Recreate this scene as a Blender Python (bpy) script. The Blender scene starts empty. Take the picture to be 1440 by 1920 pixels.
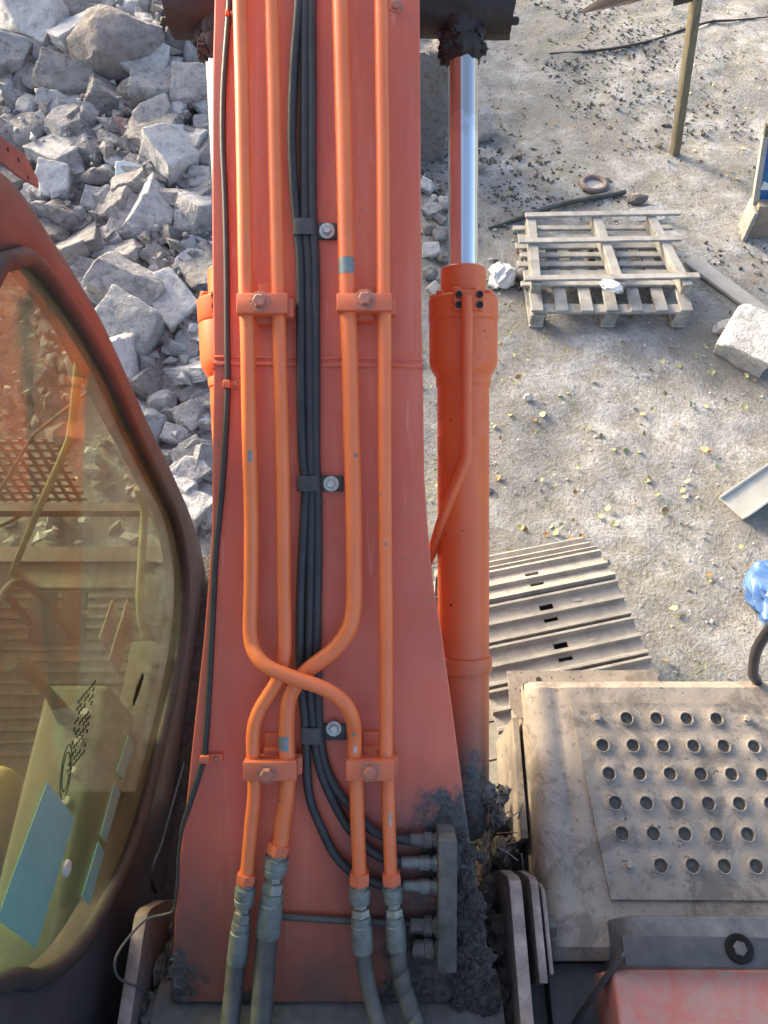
import bpy, bmesh, math, random
import numpy as np
from mathutils import Vector, Matrix, noise, Euler
from math import radians as rad, sin, cos, pi

# ------------------------------------------------------------------ camera, sky, sun, exposure
SC = bpy.context.scene
COL = SC.collection
PITCH = rad(57.0)
CAM = Vector((0, 0, 4.0))
FPX = 1442.0                                   # focal length in pixels of the 1440 x 1920 photograph
cd = bpy.data.cameras.new('camera'); cam = bpy.data.objects.new('camera', cd); COL.objects.link(cam)
cam.location = CAM; cam.rotation_euler = (pi/2 - PITCH, 0, 0)
cd.sensor_fit = 'HORIZONTAL'; cd.sensor_width = 36.0; cd.lens = 36.0*FPX/1440.0
cd.clip_start = 0.05; cd.clip_end = 2000
SC.camera = cam
SUN = Vector((-0.72, 0.62, 0.31)).normalized()  # towards the sun
w = bpy.data.worlds.new('World'); SC.world = w; w.use_nodes = True
nt = w.node_tree; bg = nt.nodes['Background']
sky = nt.nodes.new('ShaderNodeTexSky'); sky.sky_type = 'NISHITA'; sky.sun_disc = False
sky.sun_elevation = math.asin(SUN.z); sky.sun_rotation = math.atan2(SUN.x, SUN.y)
sky.air_density = 0.8; sky.dust_density = 5.0; sky.ozone_density = 0.6
nt.links.new(sky.outputs[0], bg.inputs[0]); bg.inputs[1].default_value = 0.15
ld = bpy.data.lights.new('sun', 'SUN'); ld.energy = 1.5; ld.angle = rad(10.0); ld.color = (1.0, 0.87, 0.68)
sun = bpy.data.objects.new('sun', ld); COL.objects.link(sun)
sun.rotation_euler = SUN.to_track_quat('Z', 'Y').to_euler(); sun.location = SUN*30
SC.view_settings.view_transform = 'Standard'; SC.view_settings.look = 'None'
SC.view_settings.gamma = 1.0; SC.view_settings.exposure = 1.87
SC.cycles.max_bounces = 5; SC.cycles.diffuse_bounces = 3; SC.cycles.glossy_bounces = 3; SC.cycles.transparent_max_bounces = 8

# ------------------------------------------------------------------ projection helpers
CP, SP = cos(PITCH), sin(PITCH)
RT = Vector((1, 0, 0)); UPV = Vector((0, SP, CP)); FW = Vector((0, CP, -SP))
def ray(px, py):
    return RT*((px-720)/FPX) + UPV*((960-py)/FPX) + FW
def at_d(px, py, d): return CAM + ray(px, py)*d
def at_plane(px, py, p0, n):
    r = ray(px, py); t = (Vector(p0)-CAM).dot(n)/r.dot(n); return CAM + r*t
def at_z(px, py, Z): return at_plane(px, py, (0, 0, Z), Vector((0, 0, 1)))
def at_x(px, py, X): return at_plane(px, py, (X, 0, 0), Vector((1, 0, 0)))
def at_y(px, py, Y): return at_plane(px, py, (0, Y, 0), Vector((0, 1, 0)))
def proj(p):
    q = Vector(p)-CAM; d = q.dot(FW); return 720+FPX*q.x/d, 960-FPX*q.dot(UPV)/d, d

# boom top surface, side profile (Y, Z)
BF = Vector((0, 0.02, 1.63)); BB = Vector((0, 1.355, 2.58)); BT = Vector((0, 2.15, 3.07))
dA = (BB-BF).normalized(); dB = (BT-BB).normalized()
nA = Vector((0, -dA.z, dA.y)); nB = Vector((0, -dB.z, dB.y))
def at_boom(px, py, off=0.0):
    if py > 690: return at_plane(px, py, BB+nA*off, nA)
    return at_plane(px, py, BB+nB*off, nB)
def boom_n(py): return nA if py > 690 else nB
def boom_rot(py):           # local x = right, local y = along the boom, local z = off the surface
    d, n = (dA, nA) if py > 690 else (dB, nB)
    return Matrix((RT, d, n)).transposed()

# ------------------------------------------------------------------ ground height
def _ss(a, b, x):
    t = min(1.0, max(0.0, (x-a)/(b-a))); return t*t*(3-2*t)
def heap(x, y):
    edge = _ss(0.75 - 0.06*(y-2), -1.6, x)
    h = edge*(0.10 + 1.15*_ss(2.2, 9.5, y))*_ss(-12, -6, x)*_ss(16, 10, y)
    return h
def ground_h(x, y):
    h = heap(x, y)
    h += 0.035*noise.noise((x*0.55, y*0.55, 3.1)) + 0.018*noise.noise((x*1.9, y*1.9, 7.7))
    return h
def on_ground(px, py):
    r = ray(px, py); t = 1.5
    for i in range(400):
        p = CAM + r*t
        if p.z <= ground_h(p.x, p.y): break
        t += 0.03
    return CAM + r*(t-0.015)

# ------------------------------------------------------------------ materials
MATS = {}
def newmat(name):
    m = bpy.data.materials.new(name); m.use_nodes = True
    return m, m.node_tree, m.node_tree.nodes['Principled BSDF']
def N(t, typ, **kw):
    n = t.nodes.new(typ)
    for k, v in kw.items(): setattr(n, k, v)
    return n
def tex_noise(t, vec, scale, detail=4, rough=0.6, dist=0.0):
    n = N(t, 'ShaderNodeTexNoise'); n.inputs['Scale'].default_value = scale; n.inputs['Detail'].default_value = detail
    n.inputs['Roughness'].default_value = rough; n.inputs['Distortion'].default_value = dist
    t.links.new(vec, n.inputs['Vector']); return n.outputs[0]
def ramp(t, fac, stops):
    r = N(t, 'ShaderNodeValToRGB'); e = r.color_ramp.elements
    while len(e) < len(stops): e.new(0.5)
    for i, (p, c) in enumerate(stops):
        e[i].position = p
        e[i].color = (c, c, c, 1) if isinstance(c, (int, float)) else (*c, 1)
    t.links.new(fac, r.inputs[0]); return r.outputs[0]
def mix(t, fac, a, b, mode='MIX'):
    n = N(t, 'ShaderNodeMix', data_type='RGBA', blend_type=mode)
    for sock, v in ((n.inputs[0], fac), (n.inputs[6], a), (n.inputs[7], b)):
        if hasattr(v, 'links'): t.links.new(v, sock)
        elif isinstance(v, (int, float)): sock.default_value = v
        else: sock.default_value = (*v, 1)
    return n.outputs[2]
def math_(t, op, a, b=None, clamp=False):
    n = N(t, 'ShaderNodeMath', operation=op, use_clamp=clamp)
    for i, v in enumerate((a, b)):
        if v is None: continue
        if hasattr(v, 'links'): t.links.new(v, n.inputs[i])
        else: n.inputs[i].default_value = v
    return n.outputs[0]
def pos(t): return N(t, 'ShaderNodeNewGeometry').outputs['Position']
def mapped(t, vec, scale):
    n = N(t, 'ShaderNodeMapping'); n.inputs['Scale'].default_value = scale; t.links.new(vec, n.inputs[0]); return n.outputs[0]
def up_mask(t, lo, hi):
    g = N(t, 'ShaderNodeNewGeometry'); s = N(t, 'ShaderNodeSeparateXYZ'); t.links.new(g.outputs['Normal'], s.inputs[0])
    return ramp(t, s.outputs[2], [(lo, 0.0), (hi, 1.0)])
def blobs(t, vec, spots):
    out = None
    for c, r0, r1 in spots:
        d = N(t, 'ShaderNodeVectorMath', operation='DISTANCE'); t.links.new(vec, d.inputs[0]); d.inputs[1].default_value = c
        m = N(t, 'ShaderNodeMapRange'); t.links.new(d.outputs['Value'], m.inputs[0])
        m.inputs[1].default_value = r0; m.inputs[2].default_value = r1; m.inputs[3].default_value = 1; m.inputs[4].default_value = 0
        out = m.outputs[0] if out is None else math_(t, 'MAXIMUM', out, m.outputs[0])
    return out
def bump(t, b, height, strength, dist=0.01):
    n = N(t, 'ShaderNodeBump'); n.inputs['Strength'].default_value = strength; n.inputs['Distance'].default_value = dist
    t.links.new(height, n.inputs['Height']); t.links.new(n.outputs[0], b.inputs['Normal'])
def surf(name, c1, c2=None, rough=0.6, scale=12, metal=0.0, bmp=0.15, bscale=60, dust=0.0, dustc=(0.32, 0.29, 0.26), chips=0.0,
         chipc=(0.10, 0.10, 0.09), spots=None, spotc=(0.025, 0.024, 0.023), stretch=(1, 1, 1), spec=0.5, rvar=0.12, coord=None, randv=0.0, bdist=0.004, grime_shade=None, stain=0.0, stainc=(0.10, 0.09, 0.08), streak=None):
    m, t, b = newmat(name); p = pos(t) if coord is None else N(t, 'ShaderNodeTexCoord').outputs[coord]
    q = mapped(t, p, stretch)
    f = tex_noise(t, q, scale)
    c2 = c2 or tuple(x*0.75 for x in c1)
    col = mix(t, ramp(t, f, [(0.35, 0.0), (0.68, 1.0)]), c1, c2)
    if randv:
        oi = N(t, 'ShaderNodeObjectInfo')
        hv = N(t, 'ShaderNodeHueSaturation')
        t.links.new(math_(t, 'MULTIPLY_ADD', oi.outputs['Random'], randv), hv.inputs['Value'])
        hv.inputs['Value'].links[0].from_node.inputs[2].default_value = 1-randv/2
        t.links.new(col, hv.inputs['Color']); col = hv.outputs[0]
    roughv = None
    if dust:
        dn = tex_noise(t, p, 9, 5, 0.7)
        dm = math_(t, 'MULTIPLY', ramp(t, dn, [(0.38, 0.25), (0.68, 1.0)]), up_mask(t, 0.1, 0.95))
        dm = math_(t, 'MULTIPLY', dm, dust)
        col = mix(t, dm, col, dustc)
    if streak:
        sv = tex_noise(t, mapped(t, p, streak[0]), 1.0, 4, 0.7)
        col = mix(t, ramp(t, sv, [(0.52, 0), (0.72, streak[2])]), col, streak[1])
        sc_ = tex_noise(t, mapped(t, p, tuple(x*5 for x in streak[0])), 1.0, 2, 0.5)
        col = mix(t, ramp(t, sc_, [(0.70, 0), (0.73, 0.5)]), col, streak[1])
    if stain:
        st = tex_noise(t, p, 6.5, 6, 0.72, 0.6); col = mix(t, ramp(t, st, [(0.50, 0), (0.60, stain)]), col, stainc)
        st2 = tex_noise(t, p, 38, 4, 0.75); col = mix(t, ramp(t, st2, [(0.56, 0), (0.66, stain)]), col, stainc)
    if chips:
        cn = tex_noise(t, p, 42, 3, 0.55); cm = ramp(t, cn, [(0.735-chips*0.1, 0.0), (0.75-chips*0.1, 1.0)])
        cn2 = tex_noise(t, p, 7, 2, 0.5); cm = math_(t, 'MULTIPLY', cm, ramp(t, cn2, [(0.5, 0.0), (0.56, 1.0)]))
        col = mix(t, cm, col, chipc)
    if grime_shade:  # soft darkening: grime, and at the boom foot painted shade too
        hm = math_(t, 'MULTIPLY', blobs(t, p, grime_shade), ramp(t, tex_noise(t, p, 7, 5, 0.6), [(0.3, 0.6), (0.65, 1.0)]))
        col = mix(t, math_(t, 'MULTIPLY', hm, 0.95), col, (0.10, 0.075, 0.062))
    if spots:
        sn = tex_noise(t, p, 16, 7, 0.7)
        s = math_(t, 'ADD', blobs(t, p, spots), math_(t, 'MULTIPLY', math_(t, 'SUBTRACT', sn, 0.5), 1.6))
        sm = ramp(t, s, [(0.40, 0.0), (0.72, 1.0)])
        g2 = tex_noise(t, p, 70, 6, 0.7)
        col = mix(t, sm, col, mix(t, ramp(t, g2, [(0.4, 0), (0.7, 1)]), spotc, tuple(x*4.2 for x in spotc)))
    t.links.new(col, b.inputs['Base Color'])
    rn = tex_noise(t, p, scale*2.3, 2)
    rr = math_(t, 'MULTIPLY_ADD', rn, rvar*2); rr.node.inputs[2].default_value = rough-rvar
    t.links.new(rr, b.inputs['Roughness'])
    b.inputs['Metallic'].default_value = metal; b.inputs['Specular IOR Level'].default_value = spec
    if bmp:
        bump(t, b, tex_noise(t, p, bscale, 4, 0.65), bmp, bdist)
    MATS[name] = m; return m

GREASE = [((0.19, 0.37, 1.88), 0.04, 0.22), ((0.27, 0.30, 1.80), 0.06, 0.29), ((0.22, 0.12, 1.68), 0.10, 0.35), ((0.13, 0.02, 1.62), 0.08, 0.27), ((-0.56, 0.04, 1.63), 0.01, 0.16),
          ((-0.35, 0.0, 1.60), 0.0, 0.14), ((0.30, 0.5, 1.95), 0.0, 0.07)]
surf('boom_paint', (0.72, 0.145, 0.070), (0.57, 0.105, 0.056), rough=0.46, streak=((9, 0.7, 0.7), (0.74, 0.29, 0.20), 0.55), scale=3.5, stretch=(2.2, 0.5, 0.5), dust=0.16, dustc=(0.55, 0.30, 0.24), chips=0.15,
     chipc=(0.22, 0.16, 0.09), spots=GREASE, bmp=0.05, bscale=90, grime_shade=[((0.24, 0.16, 1.74), 0.24, 0.50), ((-0.55, 0.03, 1.62), 0.12, 0.46), ((-0.15, -0.02, 1.60), 0.08, 0.50)])  # soft dark patches: greasy grime, plus shade painted in at the middle of the foot
surf('pipe_paint', (0.84, 0.195, 0.056), (0.76, 0.16, 0.048), rough=0.42, scale=5, chips=0.42, chipc=(0.16, 0.17, 0.12), bmp=0.05, bscale=120, dust=0.10, dustc=(0.6, 0.34, 0.26))
surf('clamp_paint', (0.74, 0.15, 0.05), (0.60, 0.14, 0.07), rough=0.55, scale=14, chips=0.6, chipc=(0.17, 0.19, 0.16), bmp=0.2, bscale=80, dust=0.18, dustc=(0.45, 0.26, 0.2))
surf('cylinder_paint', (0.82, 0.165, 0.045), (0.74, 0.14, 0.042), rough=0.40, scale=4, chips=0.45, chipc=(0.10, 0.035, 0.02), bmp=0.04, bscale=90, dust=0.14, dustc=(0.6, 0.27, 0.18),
     spots=[((0.27, 0.52, 1.50), 0.05, 0.27), ((0.24, 2.58, 2.9), 0.05, 0.3)], grime_shade=[((0.27, 0.50, 1.49), 0.15, 0.62)])
surf('bolt_paint', (0.60, 0.16, 0.09), (0.34, 0.15, 0.10), rough=0.7, scale=90, bmp=0.8, bscale=160, dust=0.3)
surf('steel', (0.42, 0.43, 0.40), (0.22, 0.23, 0.21), rough=0.45, scale=35, metal=0.65, bmp=0.2, bscale=140, dust=0.35, dustc=(0.34, 0.33, 0.29))
surf('galvanised', (0.25, 0.27, 0.255), (0.15, 0.17, 0.155), rough=0.55, scale=45, metal=0.35, bmp=0.25, bscale=150, dust=0.35, dustc=(0.25, 0.25, 0.225))
surf('bright_bolt', (0.62, 0.62, 0.56), (0.40, 0.40, 0.36), rough=0.4, scale=60, metal=0.6, bmp=0.3, bscale=120)
surf('bare_metal', (0.25, 0.29, 0.28), (0.18, 0.21, 0.20), rough=0.5, scale=60, metal=0.4, bmp=0.1)
surf('rubber', (0.024, 0.026, 0.027), (0.036, 0.038, 0.039), rough=0.55, scale=20, bmp=0.08, bscale=200, dust=0.16, dustc=(0.15, 0.15, 0.14))
surf('dusty_rubber', (0.05, 0.053, 0.052), (0.085, 0.088, 0.083), rough=0.7, scale=26, bmp=0.15, bscale=160, dust=0.45, dustc=(0.20, 0.20, 0.18))
surf('strap_rubber', (0.035, 0.037, 0.036), (0.06, 0.06, 0.055), rough=0.7, scale=20, bmp=0.1, dust=0.25)
surf('brown_tube', (0.16, 0.08, 0.025), rough=0.5)
surf('grease', (0.016, 0.015, 0.015), (0.065, 0.058, 0.052), rough=0.72, scale=45, bmp=1.0, bscale=90, bdist=0.012, dust=0.35, dustc=(0.16, 0.145, 0.13))
surf('brown_grease', (0.018, 0.014, 0.013), (0.034, 0.025, 0.021), rough=0.6, scale=14, bmp=0.6, bscale=60, dust=0.2, dustc=(0.07, 0.055, 0.05))
surf('dust_cake', (0.17, 0.155, 0.14), (0.06, 0.055, 0.05), rough=0.95, scale=30, bmp=1.0, bscale=120, bdist=0.01, dust=0.5, dustc=(0.24, 0.22, 0.2))
surf('dusty_block', (0.10, 0.095, 0.09), (0.045, 0.043, 0.042), rough=0.9, scale=30, bmp=0.6, bscale=150, dust=0.5, dustc=(0.22, 0.21, 0.2))
surf('lug_paint', (0.13, 0.105, 0.095), (0.075, 0.066, 0.06), rough=0.9, scale=22, bmp=0.7, bscale=110, dust=0.95, dustc=(0.46, 0.36, 0.315))
surf('step_metal', (0.36, 0.305, 0.245), (0.22, 0.195, 0.17), stain=0.62, stainc=(0.13, 0.11, 0.09), rough=0.85, scale=10, bmp=0.35, bscale=150, dust=0.6, dustc=(0.39, 0.345, 0.295),
     chips=0.7, chipc=(0.12, 0.11, 0.10))
surf('step_plate', (0.31, 0.270, 0.225), (0.205, 0.182, 0.155), stain=0.6, stainc=(0.095, 0.085, 0.075), rough=0.8, scale=12, bmp=0.45, bscale=170, dust=0.5, dustc=(0.35, 0.312, 0.265), chips=0.9, chipc=(0.10, 0.10, 0.09))
surf('hole_dirt', (0.07, 0.075, 0.07), (0.14, 0.13, 0.115), rough=0.95, scale=60, bmp=0.6)
surf('black_panel', (0.07, 0.075, 0.082), (0.15, 0.15, 0.15), rough=0.6, scale=9, bmp=0.2, bscale=60, dust=0.55, dustc=(0.34, 0.33, 0.33))
surf('black_strap', (0.035, 0.036, 0.038), (0.06, 0.06, 0.06), rough=0.55, scale=20, bmp=0.2, dust=0.3, dustc=(0.2, 0.2, 0.2))
surf('red_box', (0.56, 0.155, 0.12), (0.47, 0.20, 0.165), stain=0.35, stainc=(0.36, 0.33, 0.27), rough=0.7, scale=18, bmp=0.2, bscale=90, dust=0.45, dustc=(0.52, 0.36, 0.31), chips=0.9, chipc=(0.33, 0.34, 0.29))
surf('cab_paint', (0.088, 0.056, 0.054), (0.062, 0.042, 0.042), rough=0.48, spec=0.35, scale=5, bmp=0.06, bscale=90, dust=0.9, dustc=(0.20, 0.155, 0.152))
surf('cab_dark', (0.060, 0.058, 0.066), (0.040, 0.039, 0.045), rough=0.42, scale=6, bmp=0.06, dust=0.2, dustc=(0.16, 0.16, 0.18))
surf('seal', (0.022, 0.020, 0.020), (0.038, 0.035, 0.034), rough=0.6, scale=20, bmp=0.1, dust=0.25, dustc=(0.14, 0.12, 0.12))
surf('interior_tan', (0.45, 0.37, 0.26), (0.34, 0.28, 0.2), rough=0.8, scale=8, bmp=0.2)
surf('interior_olive', (0.11, 0.13, 0.08), (0.06, 0.07, 0.05), rough=0.8, scale=10, bmp=0.2, dust=0.45, dustc=(0.22, 0.235, 0.16))
surf('interior_dark', (0.045, 0.045, 0.04), (0.085, 0.085, 0.07), rough=0.7, scale=15, bmp=0.15, dust=0.35, dustc=(0.2, 0.19, 0.14))
surf('floor_mat', (0.12, 0.115, 0.09), (0.2, 0.19, 0.15), rough=0.9, scale=20, bmp=0.4, dust=0.6, dustc=(0.36, 0.33, 0.26))
surf('yellow_cloth', (0.36, 0.32, 0.14), (0.24, 0.22, 0.10), rough=0.8, scale=12, bmp=0.3)
surf('pale_wood', (0.38, 0.365, 0.325), (0.20, 0.19, 0.165), rough=0.9, scale=9, stretch=(1.2, 1.2, 1.2), bmp=0.5, bscale=80, randv=0.35, dust=0.45, dustc=(0.50, 0.485, 0.45))
surf('post_wood', (0.20, 0.175, 0.11), (0.12, 0.105, 0.075), rough=0.9, scale=7, stretch=(6, 6, 0.8), bmp=0.5, bscale=60)
surf('dark_wood', (0.075, 0.056, 0.042), (0.05, 0.04, 0.032), rough=0.85, scale=8, bmp=0.3)
surf('brown_crate', (0.30, 0.25, 0.19), (0.22, 0.18, 0.14), rough=0.9, scale=10, bmp=0.3)
surf('grey_board', (0.40, 0.39, 0.36), (0.30, 0.295, 0.27), rough=0.85, scale=6, bmp=0.3)
surf('white_plastic', (0.45, 0.45, 0.415), (0.36, 0.36, 0.33), rough=0.5, scale=6, bmp=0.08)
surf('white_bag', (0.74, 0.76, 0.76), (0.60, 0.62, 0.62), rough=0.5, scale=10, bmp=0.3, bscale=30)
surf('blue_bag', (0.02, 0.10, 0.36), (0.16, 0.27, 0.45), rough=0.35, scale=9, bmp=0.3, bscale=30)
surf('blue_paint', (0.02, 0.08, 0.32), (0.03, 0.16, 0.30), rough=0.5, scale=6, bmp=0.1)
surf('dark_hose', (0.075, 0.08, 0.07), (0.12, 0.125, 0.11), rough=0.8, scale=20, bmp=0.3)
surf('rust_ring', (0.21, 0.165, 0.15), (0.16, 0.12, 0.11), rough=0.8, scale=30, bmp=0.3)
surf('ball_red', (0.30, 0.10, 0.09), (0.22, 0.08, 0.07), rough=0.6, scale=10, bmp=0.1)
surf('track_steel', (0.31, 0.30, 0.27), (0.20, 0.19, 0.17), rough=0.85, scale=14, bmp=0.6, bscale=120, dust=1.0, dustc=(0.43, 0.40, 0.345))
surf('track_dark', (0.035, 0.033, 0.03), (0.06, 0.055, 0.05), rough=0.9, scale=20, bmp=0.5)
def stone(name, c1, c2, grime, randv=0.4, dust=0.5, dustc=(0.60, 0.59, 0.57), bstr=0.9):
    m, t, b = newmat(name); p = pos(t); oi = N(t, 'ShaderNodeObjectInfo')
    va = N(t, 'ShaderNodeVectorMath', operation='ADD'); t.links.new(p, va.inputs[0])
    cv = N(t, 'ShaderNodeCombineXYZ')
    for i in range(3): t.links.new(math_(t, 'MULTIPLY', oi.outputs['Random'], 9.0+i*4), cv.inputs[i])
    t.links.new(cv.outputs[0], va.inputs[1]); q = va.outputs[0]
    big = tex_noise(t, q, 4.5, 4, 0.6, 0.5); mid = tex_noise(t, q, 17, 5, 0.72); fine = tex_noise(t, q, 85, 3, 0.7)
    col = mix(t, ramp(t, big, [(0.36, 0), (0.64, 1)]), c1, c2)
    col = mix(t, ramp(t, mid, [(0.34, 0.55), (0.50, 0)]), col, grime)
    col = mix(t, ramp(t, fine, [(0.30, 0.55), (0.44, 0)]), col, tuple(x*0.5 for x in grime))
    dm = math_(t, 'MULTIPLY', ramp(t, mid, [(0.40, 0.1), (0.66, 1.0)]), up_mask(t, 0.25, 0.95)); dm = math_(t, 'MULTIPLY', dm, dust)
    col = mix(t, dm, col, dustc)
    hv = N(t, 'ShaderNodeHueSaturation'); v = math_(t, 'MULTIPLY_ADD', oi.outputs['Random'], randv); v.node.inputs[2].default_value = 1-randv*0.55
    t.links.new(v, hv.inputs['Value']); t.links.new(col, hv.inputs['Color']); t.links.new(hv.outputs[0], b.inputs['Base Color'])
    b.inputs['Roughness'].default_value = 0.96; b.inputs['Specular IOR Level'].default_value = 0.2
    h = math_(t, 'ADD', math_(t, 'MULTIPLY', mid, 2.5), fine); bump(t, b, h, bstr, 0.022); MATS[name] = m
stone('concrete_grey', (0.45, 0.43, 0.405), (0.33, 0.315, 0.295), (0.12, 0.115, 0.105), 0.45, 0.55)
stone('concrete_pale', (0.60, 0.59, 0.57), (0.48, 0.475, 0.455), (0.22, 0.215, 0.20), 0.25, 0.45, (0.62, 0.61, 0.59), 0.6)
stone('stone_brown', (0.34, 0.31, 0.29), (0.25, 0.23, 0.21), (0.11, 0.095, 0.08), 0.3, 0.5, (0.50, 0.48, 0.45))
stone('stone_blue', (0.39, 0.395, 0.385), (0.30, 0.31, 0.305), (0.13, 0.135, 0.13), 0.25, 0.4, (0.5, 0.51, 0.51), 0.7)
stone('soil', (0.20, 0.185, 0.15), (0.13, 0.12, 0.09), (0.08, 0.075, 0.05), 0.2, 0.5, (0.42, 0.41, 0.38))
stone('brick_pink', (0.50, 0.31, 0.26), (0.42, 0.27, 0.23), (0.22, 0.15, 0.13), 0.2, 0.4, (0.52, 0.46, 0.42))
surf('teal_white', (0.60, 0.68, 0.67), (0.52, 0.60, 0.60), rough=0.9, scale=8, bmp=0.4)
surf('leaf_yellow', (0.46, 0.44, 0.20), (0.36, 0.37, 0.18), rough=0.7, scale=30, bmp=0.2, randv=0.5)
surf('leaf_brown', (0.30, 0.17, 0.07), (0.24, 0.17, 0.08), rough=0.8, scale=30, bmp=0.2, randv=0.4)
surf('sticker_teal', (0.15, 0.33, 0.295), (0.135, 0.30, 0.27), rough=0.5, bmp=0)
surf('sticker_white', (0.62, 0.60, 0.50), (0.56, 0.54, 0.45), rough=0.6, bmp=0)
surf('ink', (0.012, 0.012, 0.012), (0.008, 0.008, 0.008), rough=0.8, bmp=0, spec=0.2)
surf('red_dull', (0.15, 0.075, 0.07), (0.12, 0.065, 0.06), rough=0.6, scale=10, bmp=0.15, dust=0.3)

def chrome():
    m, t, b = newmat('chrome'); p = pos(t)
    b.inputs['Metallic'].default_value = 1; b.inputs['Base Color'].default_value = (0.80, 0.82, 0.84, 1)
    f = tex_noise(t, mapped(t, p, (3, 3, 3)), 14, 5)
    t.links.new(ramp(t, f, [(0.4, 0.09), (0.75, 0.17)]), b.inputs['Roughness'])
    # a dull, oil-smeared band at the head end of the rod
    s = blobs(t, p, [((0.243, 2.45, 2.77), 0.10, 0.30)])
    s = ramp(t, math_(t, 'ADD', s, math_(t, 'MULTIPLY', math_(t, 'SUBTRACT', tex_noise(t, p, 22, 6), 0.5), 0.8)), [(0.35, 0.0), (0.6, 0.65)])
    t.links.new(mix(t, s, (0.80, 0.82, 0.84), (0.45, 0.42, 0.40)), b.inputs['Base Color'])
    MATS['chrome'] = m
chrome()
def glass():
    m, t, b = newmat('cab_glass'); t.nodes.remove(b); out = t.nodes['Material Output']; p = pos(t)
    tr = N(t, 'ShaderNodeBsdfTransparent'); tr.inputs[0].default_value = (0.80, 0.85, 0.70, 1)
    gl = N(t, 'ShaderNodeBsdfGlossy'); gl.inputs['Roughness'].default_value = 0.03
    df = N(t, 'ShaderNodeBsdfDiffuse'); df.inputs[0].default_value = (0.25, 0.275, 0.18, 1)
    fr = N(t, 'ShaderNodeFresnel'); bf = N(t, 'ShaderNodeNewGeometry').outputs['Backfacing']
    io = math_(t, 'MULTIPLY_ADD', bf, 1/1.36-1.36); io.node.inputs[2].default_value = 1.36; t.links.new(io, fr.inputs[0])
    a = N(t, 'ShaderNodeMixShader'); t.links.new(fr.outputs[0], a.inputs[0]); t.links.new(tr.outputs[0], a.inputs[1]); t.links.new(gl.outputs[0], a.inputs[2])
    d = N(t, 'ShaderNodeMixShader')
    t.links.new(ramp(t, tex_noise(t, mapped(t, p, (1, 1.3, 3)), 3.5, 8, 0.65), [(0.30, 0.10), (0.70, 0.36)]), d.inputs[0])
    t.links.new(a.outputs[0], d.inputs[1]); t.links.new(df.outputs[0], d.inputs[2]); t.links.new(d.outputs[0], out.inputs[0])
    MATS['cab_glass'] = m
glass()
def ground_mat():
    m, t, b = newmat('dusty_ground'); p = pos(t)
    big = tex_noise(t, p, 0.9, 6, 0.62, 0.4); mid = tex_noise(t, p, 5.0, 6, 0.7); fine = tex_noise(t, p, 42, 4, 0.75)
    col = mix(t, ramp(t, big, [(0.38, 0), (0.62, 1)]), (0.26, 0.258, 0.24), (0.50, 0.495, 0.475))
    col = mix(t, ramp(t, mid, [(0.42, 0.75), (0.60, 0)]), col, (0.235, 0.22, 0.19))
    gm = math_(t, 'MULTIPLY', ramp(t, tex_noise(t, p, 2.1, 5, 0.6), [(0.52, 0), (0.68, 1)]), ramp(t, tex_noise(t, p, 24, 5, 0.7), [(0.45, 0), (0.6, 0.8)]))
    col = mix(t, gm, col, (0.21, 0.21, 0.115))
    col = mix(t, ramp(t, fine, [(0.36, 0.5), (0.50, 0)]), col, (0.15, 0.142, 0.125))
    col = mix(t, ramp(t, fine, [(0.60, 0), (0.72, 0.35)]), col, (0.66, 0.65, 0.62))
    t.links.new(col, b.inputs['Base Color']); b.inputs['Roughness'].default_value = 0.97; b.inputs['Specular IOR Level'].default_value = 0.2
    h = math_(t, 'ADD', fine, math_(t, 'MULTIPLY', mid, 2.0)); bump(t, b, h, 0.9, 0.016)
    MATS['dusty_ground'] = m
ground_mat()

# ------------------------------------------------------------------ object helpers
WORLD = {}
def link(name, me, material=None, parent=None, M=None):
    o = bpy.data.objects.new(name, me); COL.objects.link(o)
    M = M.copy() if M is not None else Matrix.Identity(4)
    if parent is not None:
        o.parent = parent; o.matrix_parent_inverse = WORLD[parent.name].inverted()
    o.matrix_basis = M; WORLD[o.name] = M
    if material and me is not None and not me.materials: me.materials.append(MATS[material])
    return o
def tag(o, label=None, cat=None, group=None, kind=None):
    if label: o['label'] = label
    if cat: o['category'] = cat
    if group: o['group'] = group
    if kind: o['kind'] = kind
    return o
def empty(name, loc):
    o = bpy.data.objects.new(name, None); COL.objects.link(o); o.location = loc; o.empty_display_size = 0.2
    WORLD[o.name] = Matrix.Translation(loc); return o
def T(loc, R=None, s=None):
    M = Matrix.Translation(loc)
    if R is not None: M = M @ R.to_4x4()
    if s is not None: M = M @ Matrix.Diagonal((*s, 1))
    return M

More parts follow.
